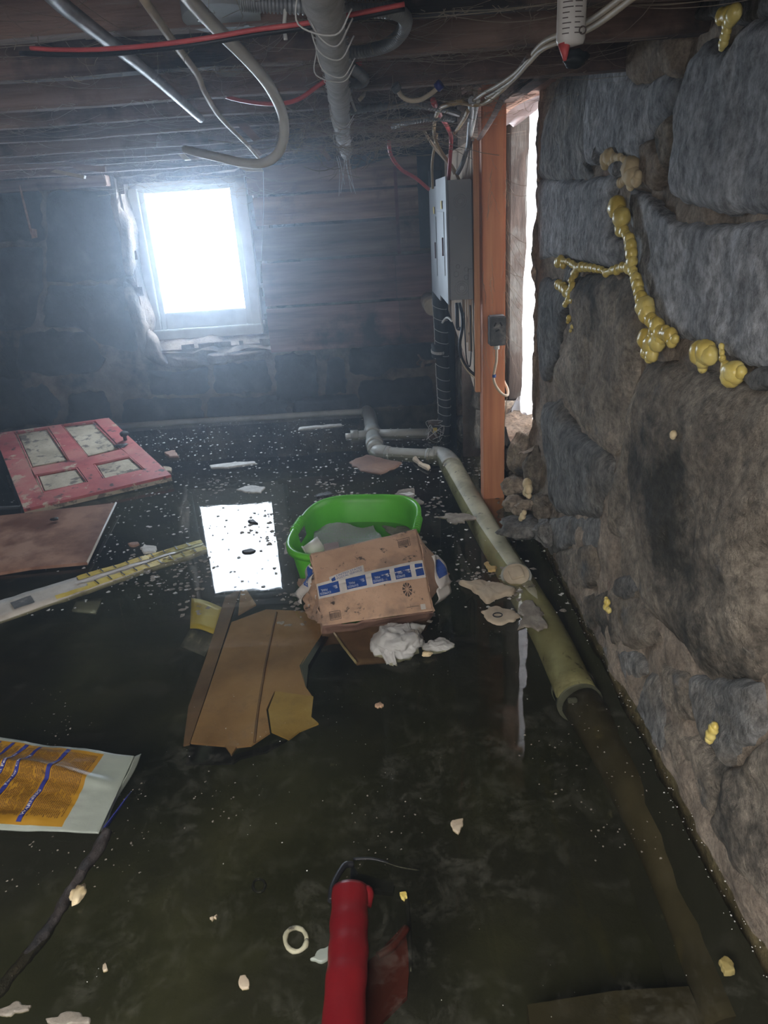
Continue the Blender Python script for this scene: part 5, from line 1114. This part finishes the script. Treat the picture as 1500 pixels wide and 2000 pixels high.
scrap('dark curled bark piece behind the tub rim', [(615, 968), (640, 962), (655, 965), (640, 970), (620, 972)], m_charcoal, .003, .008, 21, name='bark_piece', cat='bark')

# ------------------------------------------------------------------ yellow feed bag
t = thing('feed_bag', 'yellow printed plastic feed bag with pale end band floating at lower left', 'bag', onz(120, 1550, .03))
c00, c10, c11, c01 = onz(-110, 1428, .05), onz(262, 1476, .055), onz(192, 1627, .015), onz(-330, 1600, .02)
def hbag(u, v): return (1-u**6)*hbag0(u, v)
def hbag0(u, v): return .010*fbm((u*3, v*3, 1), 1.2, 4) + .016*sin(pi*v)**.7 + .02*exp(-((v-.35-.2*(u-.6))/.07)**2)*(u > .2) - .012*exp(-((v-.72-.1*u)/.06)**2)*exp(-((u-.5)/.25)**2) - .008*v*u
V, F, at = quad(c00, c10, c11, c01, 80, 48, hbag, .003)
mi = []
for f in F:
    # pale end band and pale top edge
    c = sum((V[k] for k in f), Vector())/4; mi.append(0)
nu, nv = 80, 48; q = 0; mi = []
for j in range(nv):
    for i in range(nu):
        u, v = (i+.5)/nu, (j+.5)/nv; b_ = 1 if (u > .865 or v < .055*(1-.3*u) or v > .96) else 0; mi += [b_, b_]
mi += [1]*(len(F)-len(mi))
obj('bag_skin', V, F, m_bag, t, True, mats=[m_bag, m_bagwhite], midx=mi)
bars = [(.335, .0), (.405, 0), (.475, 0), (.545, 0), (.69, 0)]
for k, (u0, _) in enumerate(bars):
    V, F = patch(lambda u, v: at(u, v, .003), u0, u0+.018, .06, .94, 4, 90); obj('blue_bar', V, F, m_navy, t, False)
txts = [('WARNING', .69, .5), ('Tips for Cleaning', .545, .2), ('Product Features', .475, .2)]
for s, u0, v0 in txts:
    lettering('lettering', s, lambda x, y, u0=u0, v0=v0: at(u0+.015-y, v0+.40-x if False else v0+.38-x, .0042), m_tape, t, .30 if s == 'WARNING' else .38, .012)
rnd = random.Random(9); m = MB()
def line(u, v0, v1): m.add(*patch(lambda x, y: at(x, y, .0022), u, u+.003, v0, v1, 1, 5))
for a_, b_ in ((.36, .40), (.43, .47), (.50, .54), (.57, .685), (.715, .85)):
    u = a_
    while u < b_-.003:
        v = .09
        while v < .86:
            L_ = rnd.uniform(.015, .05); line(u, v, min(.88, v+L_)) if rnd.random() < .93 else None; v += L_+.007
        u += .0075
m.build('printed_text', m_ink, t)
V, F, a2 = quad(onz(110, 1480, .02), onz(218, 1490, .03), onz(190, 1512, .04), onz(120, 1500, .035), 12, 6, None, .002); obj('back_flap', V, F, m_bag, t)
V, F, a2 = quad(onz(262, 1478, .05), onz(276, 1472, .04), onz(204, 1618, .0), onz(190, 1627, .012), 6, 24, lambda u, v: .006*sin(v*7), .002); obj('seam_strip', V, F, m_bagwhite, t)
V, F, a2 = quad(onz(247, 1556, .03), onz(256, 1545, .01), onz(212, 1612, -.005), onz(200, 1618, .01), 6, 24, None, .002); ss = obj('blue_edge', V, F, m_navy, t)
lettering('lettering', '03 19 (1)R 11', lambda x, y: a2(.85-y*.7, .95-x*.9, .0015), m_tape, t, 1.0, .8)

# ------------------------------------------------------------------ black stick, red tool, rings, odds
t = thing('charred_stick', 'wet black branch slanting into the bottom left corner', 'branch', onz(120, 1770, 0))
V, F = tubedata([onz(212, 1622, .03), onz(190, 1660, .02), onz(150, 1720, .012), onz(110, 1790, .0), onz(60, 1860, -.01), onz(0, 1930, -.02), onz(-60, 2010, -.03)], .011, 14, 20, rough=.5); obj('branch', V, F, m_charcoal, t)
V, F = ball(onz(152, 1745, .012), .012, 7, .5, 3, (1.2, 1.7, .6), 2); tag(obj('foam_chunk', V, F, m_foam_old), 'pinkish foam chunk stuck to the black branch', 'foam')
t = thing('red_crate', 'red vinyl covered frame lying half sunk at the bottom centre', 'container', onz(700, 1860, 0))
V, F = tubedata([onz(684, 1736, .03), onz(682, 1800, .03), onz(680, 1870, .032), onz(674, 1940, .034), onz(666, 2080, .034)], lambda s: .034+.0008*sin(s*31), 26, 10, rough=.03, flat=.75); tag(obj('red_tube', V, F, m_redvinyl, t), 'glossy red padded tube')
V, F = tubedata([onz(708, 1739, .03), onz(719, 1744, .028), onz(714, 1770, .018)], .011, 10); obj('tube_flap', V, F, m_redvinyl, t)
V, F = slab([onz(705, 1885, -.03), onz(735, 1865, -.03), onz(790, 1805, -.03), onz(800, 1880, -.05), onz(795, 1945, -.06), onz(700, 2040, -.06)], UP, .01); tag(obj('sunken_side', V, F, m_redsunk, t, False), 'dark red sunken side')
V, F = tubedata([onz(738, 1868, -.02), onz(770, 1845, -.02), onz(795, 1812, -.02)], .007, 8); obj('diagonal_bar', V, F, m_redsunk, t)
V, F = tubedata([onz(646, 1760, .02), onz(650, 1730, .02), onz(672, 1692, .015), onz(690, 1688, .01)], .006, 8); obj('black_strap', V, F, m_black, t)
V, F = slab([onz(686, 1685, .0), onz(700, 1705, .0), onz(770, 1725, -.005), onz(768, 1742, -.005), onz(700, 1735, .0), onz(682, 1732, .0)], UP, .012); obj('black_bracket', V, F, m_black, t, False)
V, F = tubedata([onz(795, 1745, -.03), onz(800, 1820, -.04), onz(803, 1900, -.05)], .004, 8); obj('black_rod', V, F, m_black, t)
cable_ = tube('black_wire', [onz(690, 1678, .0), onz(730, 1678, .0), onz(780, 1693, -.005), onz(820, 1700, -.01)], .003, m_black, t, sides=6)
t = thing('white_ring', 'round translucent white ring floating left of the red tube', 'ring', onz(580, 1835, 0))
V, F = tubedata([onz(578+21*cos(a*pi/12), 1835+23*sin(a*pi/12), .004) for a in range(25)], lambda s: .0042+.0006*sin(s*25), 8, sm=False, rough=.3); obj('ring', V, F, m_pvc_dirty, t)
tag(tube('dark_ring', [onz(506+12*cos(a*pi/10), 1730+13*sin(a*pi/10), -.08) for a in range(21)], .003, m_black, None, sides=6, sm=False), 'small dark ring lying under water left of the red tube', 'ring')
scrap('pale green leaf shaped scrap beside the white ring', [(610, 1872), (625, 1866), (638, 1853), (639, 1862), (628, 1873)], m_bagwhite, .003, .003, 31, name='plastic_scrap')
scrap('yellow foam crumb at the corner of the black bracket', [(785, 1748), (792, 1746), (797, 1752), (789, 1760)], m_foam, .003, .006, 32, name='foam_crumb', cat='foam')
scrap('pale yellow foam flake lying under water near the bottom right corner', [(1403, 1878), (1413, 1868), (1436, 1885), (1434, 1900), (1415, 1902)], m_foam_old, -.03, .01, 33, name='foam_flake', cat='foam')
scrap('tan leaf fragment in the open water left of the ring', [(404, 1795), (415, 1785), (430, 1783), (428, 1795), (410, 1802)], m_scrap, .002, .003, 34, name='leaf_fragment', cat='leaf')
scrap('small pale chip in the open water below the leaf fragment', [(472, 1910), (480, 1906), (483, 1925), (474, 1928)], m_scrap, .002, .002, 35, name='paint_chip', cat='chip')
scrap('pale chip floating low in the left corner water', [(201, 1885), (206, 1880), (210, 1893), (202, 1895)], m_scrap, .002, .002, 36, name='paint_chip', cat='chip')
scrap('tan wood flake lying in the middle of the dark water', [(884, 1602), (905, 1598), (902, 1612), (895, 1628), (886, 1618)], m_scrap, .002, .002, 37, name='wood_flake', cat='flake')
scrap('orange brown flake right of the sunken carton', [(730, 1374), (742, 1370), (756, 1376), (750, 1384), (733, 1385)], m_card, .002, .003, 38, name='bark_flake', cat='flake')
scrap('grey scum streak at the bottom left corner', [(-10, 1975), (30, 1965), (68, 1962), (60, 1972), (10, 1985)], m_scum, .002, .003, 39, name='scum_patch', cat='scum', edge=.01)
scrap('grey scum streak beside the corner one at the bottom edge', [(85, 1990), (130, 1982), (175, 1988), (180, 1998), (100, 2002)], m_scum, .002, .003, 40, name='scum_patch', cat='scum', edge=.01)
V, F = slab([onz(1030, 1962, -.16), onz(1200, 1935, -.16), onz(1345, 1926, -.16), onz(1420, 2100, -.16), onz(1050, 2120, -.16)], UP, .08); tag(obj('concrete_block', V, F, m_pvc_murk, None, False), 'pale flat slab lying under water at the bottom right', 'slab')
V = []; F = []
for q in range(61):
    y = .3+2.4*q/60
    for a_ in range(5):
        u = a_/4; xo = .53 if y > 1.5 else .50; x = (XR-.048)*(1-u) + xo*u; V.append(Vector((x + .012*fbm((x, y, 0), 9, 3), y, -.003 - .25*u**.8 + .01*fbm((x, y, 1), 7, 5)*u)))
for q in range(60):
    for a_ in range(4): F.append((q*5+a_, q*5+a_+1, (q+1)*5+a_+1, (q+1)*5+a_))
tag(obj('dark_cover_strip', V, F, m_floor, None, True), 'added dark strip under water hiding the foot of the right wall', 'dark strip', kind='stuff')  # dark strip added so the submerged wall foot stays dark

# floating flecks nobody could count
rnd = random.Random(21); m = MB()
def fleck(x, y, r, z=.0015):
    k = rnd.randint(4, 7); a0 = rnd.random()*6; V = [Vector((x+cos(a0+q*2*pi/k)*r*rnd.uniform(.4, 1.3), y+sin(a0+q*2*pi/k)*r*rnd.uniform(.4, 1.3), z+rnd.uniform(0, .001))) for q in range(k)]
    m.add(V, [tuple(range(k))])
n = 0
while n < 3000:
    x, y = rnd.uniform(-1.9, .58), .55+3.9*rnd.random()**.8
    dens = max(0, fbm((x, y, 0), 1.3, 17)+.15) + (.5 if (y > 2.1 and y < 3.9 and -1.3 < x < .3) else 0)
    if rnd.random() > dens*1.3: continue
    fleck(x, y, rnd.choice([.0012, .002, .0025, .0035, .005, .008] if y > 1.9 else [.0005, .0006, .0008, .001, .0016])); n += 1
tag(m.build('floating_flecks', m_flake, None), 'scatter of tiny pale flecks floating on the floodwater', 'debris', kind='stuff')
m = MB(); n = 0
while n < 900:
    x, y = rnd.uniform(-1.0, .55), rnd.uniform(1.0, 3.4)
    if fbm((x, y, 0), 2.2, 33) < .12: continue
    fleck(x, y, rnd.uniform(.003, .013)*(1 if y > 1.9 else .25), .001); n += 1
tag(m.build('scum_flecks', m_scum, None), 'patches of brownish scum flakes drifting on the water', 'debris', kind='stuff')

m = MB()
for k in range(260):
    y = rnd.uniform(.6, 2.75); x = XR - right_h(y, 0) - .012 + rnd.uniform(-.02, .012)
    fleck(x, y, rnd.choice([.0008, .0012, .002]), .002)
tag(m.build('waterline_glint_crumbs', m_flake, None), 'pale crumbs and painted glints along the waterline of the stone wall', 'debris', kind='stuff')  # pale specks also stand in for glints at the water's edge

# ------------------------------------------------------------------ cobwebs
rnd = random.Random(77); m = MB()
JY = [.82, 1.18, 1.48, 1.80, 2.14, 2.5, 2.86, 3.25, 3.65, 4.05]
def strand(a, b, sag, r=.0007, n=7):
    P = []
    for i in range(n+1):
        s = i/n; P.append(a.lerp(b, s) + Vector((rnd.uniform(-.004, .004), rnd.uniform(-.004, .004), -sag*4*s*(1-s))))
    V, F = tubedata(P, r, 3, sm=False, caps=False); m.add(V, F)
for k in range(950):
    i = rnd.randrange(len(JY)-1); Y = JY[i]; x = rnd.gauss(.1, .35) if rnd.random() < .5 else rnd.uniform(-2.2, .5)
    if x > .5: continue
    L_ = rnd.uniform(.03, .35); a = Vector((x, Y+rnd.choice([-.02, .02]), 1.437)); kind = rnd.random()
    if kind < .45: b = a + Vector((L_*rnd.choice([-1, 1]), rnd.uniform(-.02, .02), 0)); sag = rnd.uniform(.0, .03)
    elif kind < .8: b = Vector((x+rnd.uniform(-.2, .2), JY[i+1]-.02, 1.437+rnd.uniform(0, .03))); sag = rnd.uniform(.0, .04)
    else: b = a + Vector((rnd.uniform(-.015, .015), 0, -rnd.uniform(.01, .06))); sag = 0
    strand(a, b, sag, rnd.choice([.0002, .0003, .0005]))
# dense tangle right of the wrapped pipe
for k in range(700):
    c = ony(*rnd.choice([(740, 235), (700, 280), (740, 290), (620, 265), (600, 240), (850, 130), (930, 60), (800, 100), (780, 150), (860, 175), (690, 270), (760, 260)]), rnd.choice([1.9, 2.3, 2.7]))
    a = c + Vector((rnd.gauss(0, .07), rnd.gauss(0, .1), rnd.gauss(0, .022))); b = a + Vector((rnd.gauss(0, .07), rnd.gauss(0, .06), rnd.gauss(0, .03)))
    a.z = min(a.z, 1.5); b.z = min(b.z, 1.5)
    strand(a, b, rnd.uniform(-.005, .015), rnd.choice([.0003, .0005, .0009]), 5)
# fuzz along the lower joist edges
for Y in JY:
    for k in range(int(110)):
        x = rnd.uniform(-2.4, .5); a = Vector((x, Y-.022, 1.437)); strand(a, a + Vector((rnd.uniform(-.03, .03), rnd.uniform(-.01, .01), rnd.uniform(-.015, .006))), .002, .0006, 3)
# strands over the window, post and sheet
for k in range(60):
    a = ony(rnd.uniform(250, 520), rnd.uniform(340, 375), 4.40); b = a + Vector((rnd.uniform(-.35, .35), rnd.uniform(-.05, .05), rnd.uniform(-.06, .02))); strand(a, b, rnd.uniform(0, .03), .0009)
for k in range(40):
    a = Vector((rnd.choice([.436, .525, .47]), 2.865, rnd.uniform(.6, 1.35))); b = a + Vector((rnd.uniform(-.02, .03), -.004, rnd.uniform(-.15, -.02))); strand(a, b, 0, .0006)
for k in range(16):
    a = Vector((.527, 2.88, rnd.uniform(.55, 1.35))); b = Vector((.62, 2.74, a.z - rnd.uniform(.0, .25))); strand(a, b, .02, .0006)
tag(m.build('cobwebs', m_web, None), 'tangled dusty cobwebs hanging from the ceiling joists', 'cobweb', kind='stuff')
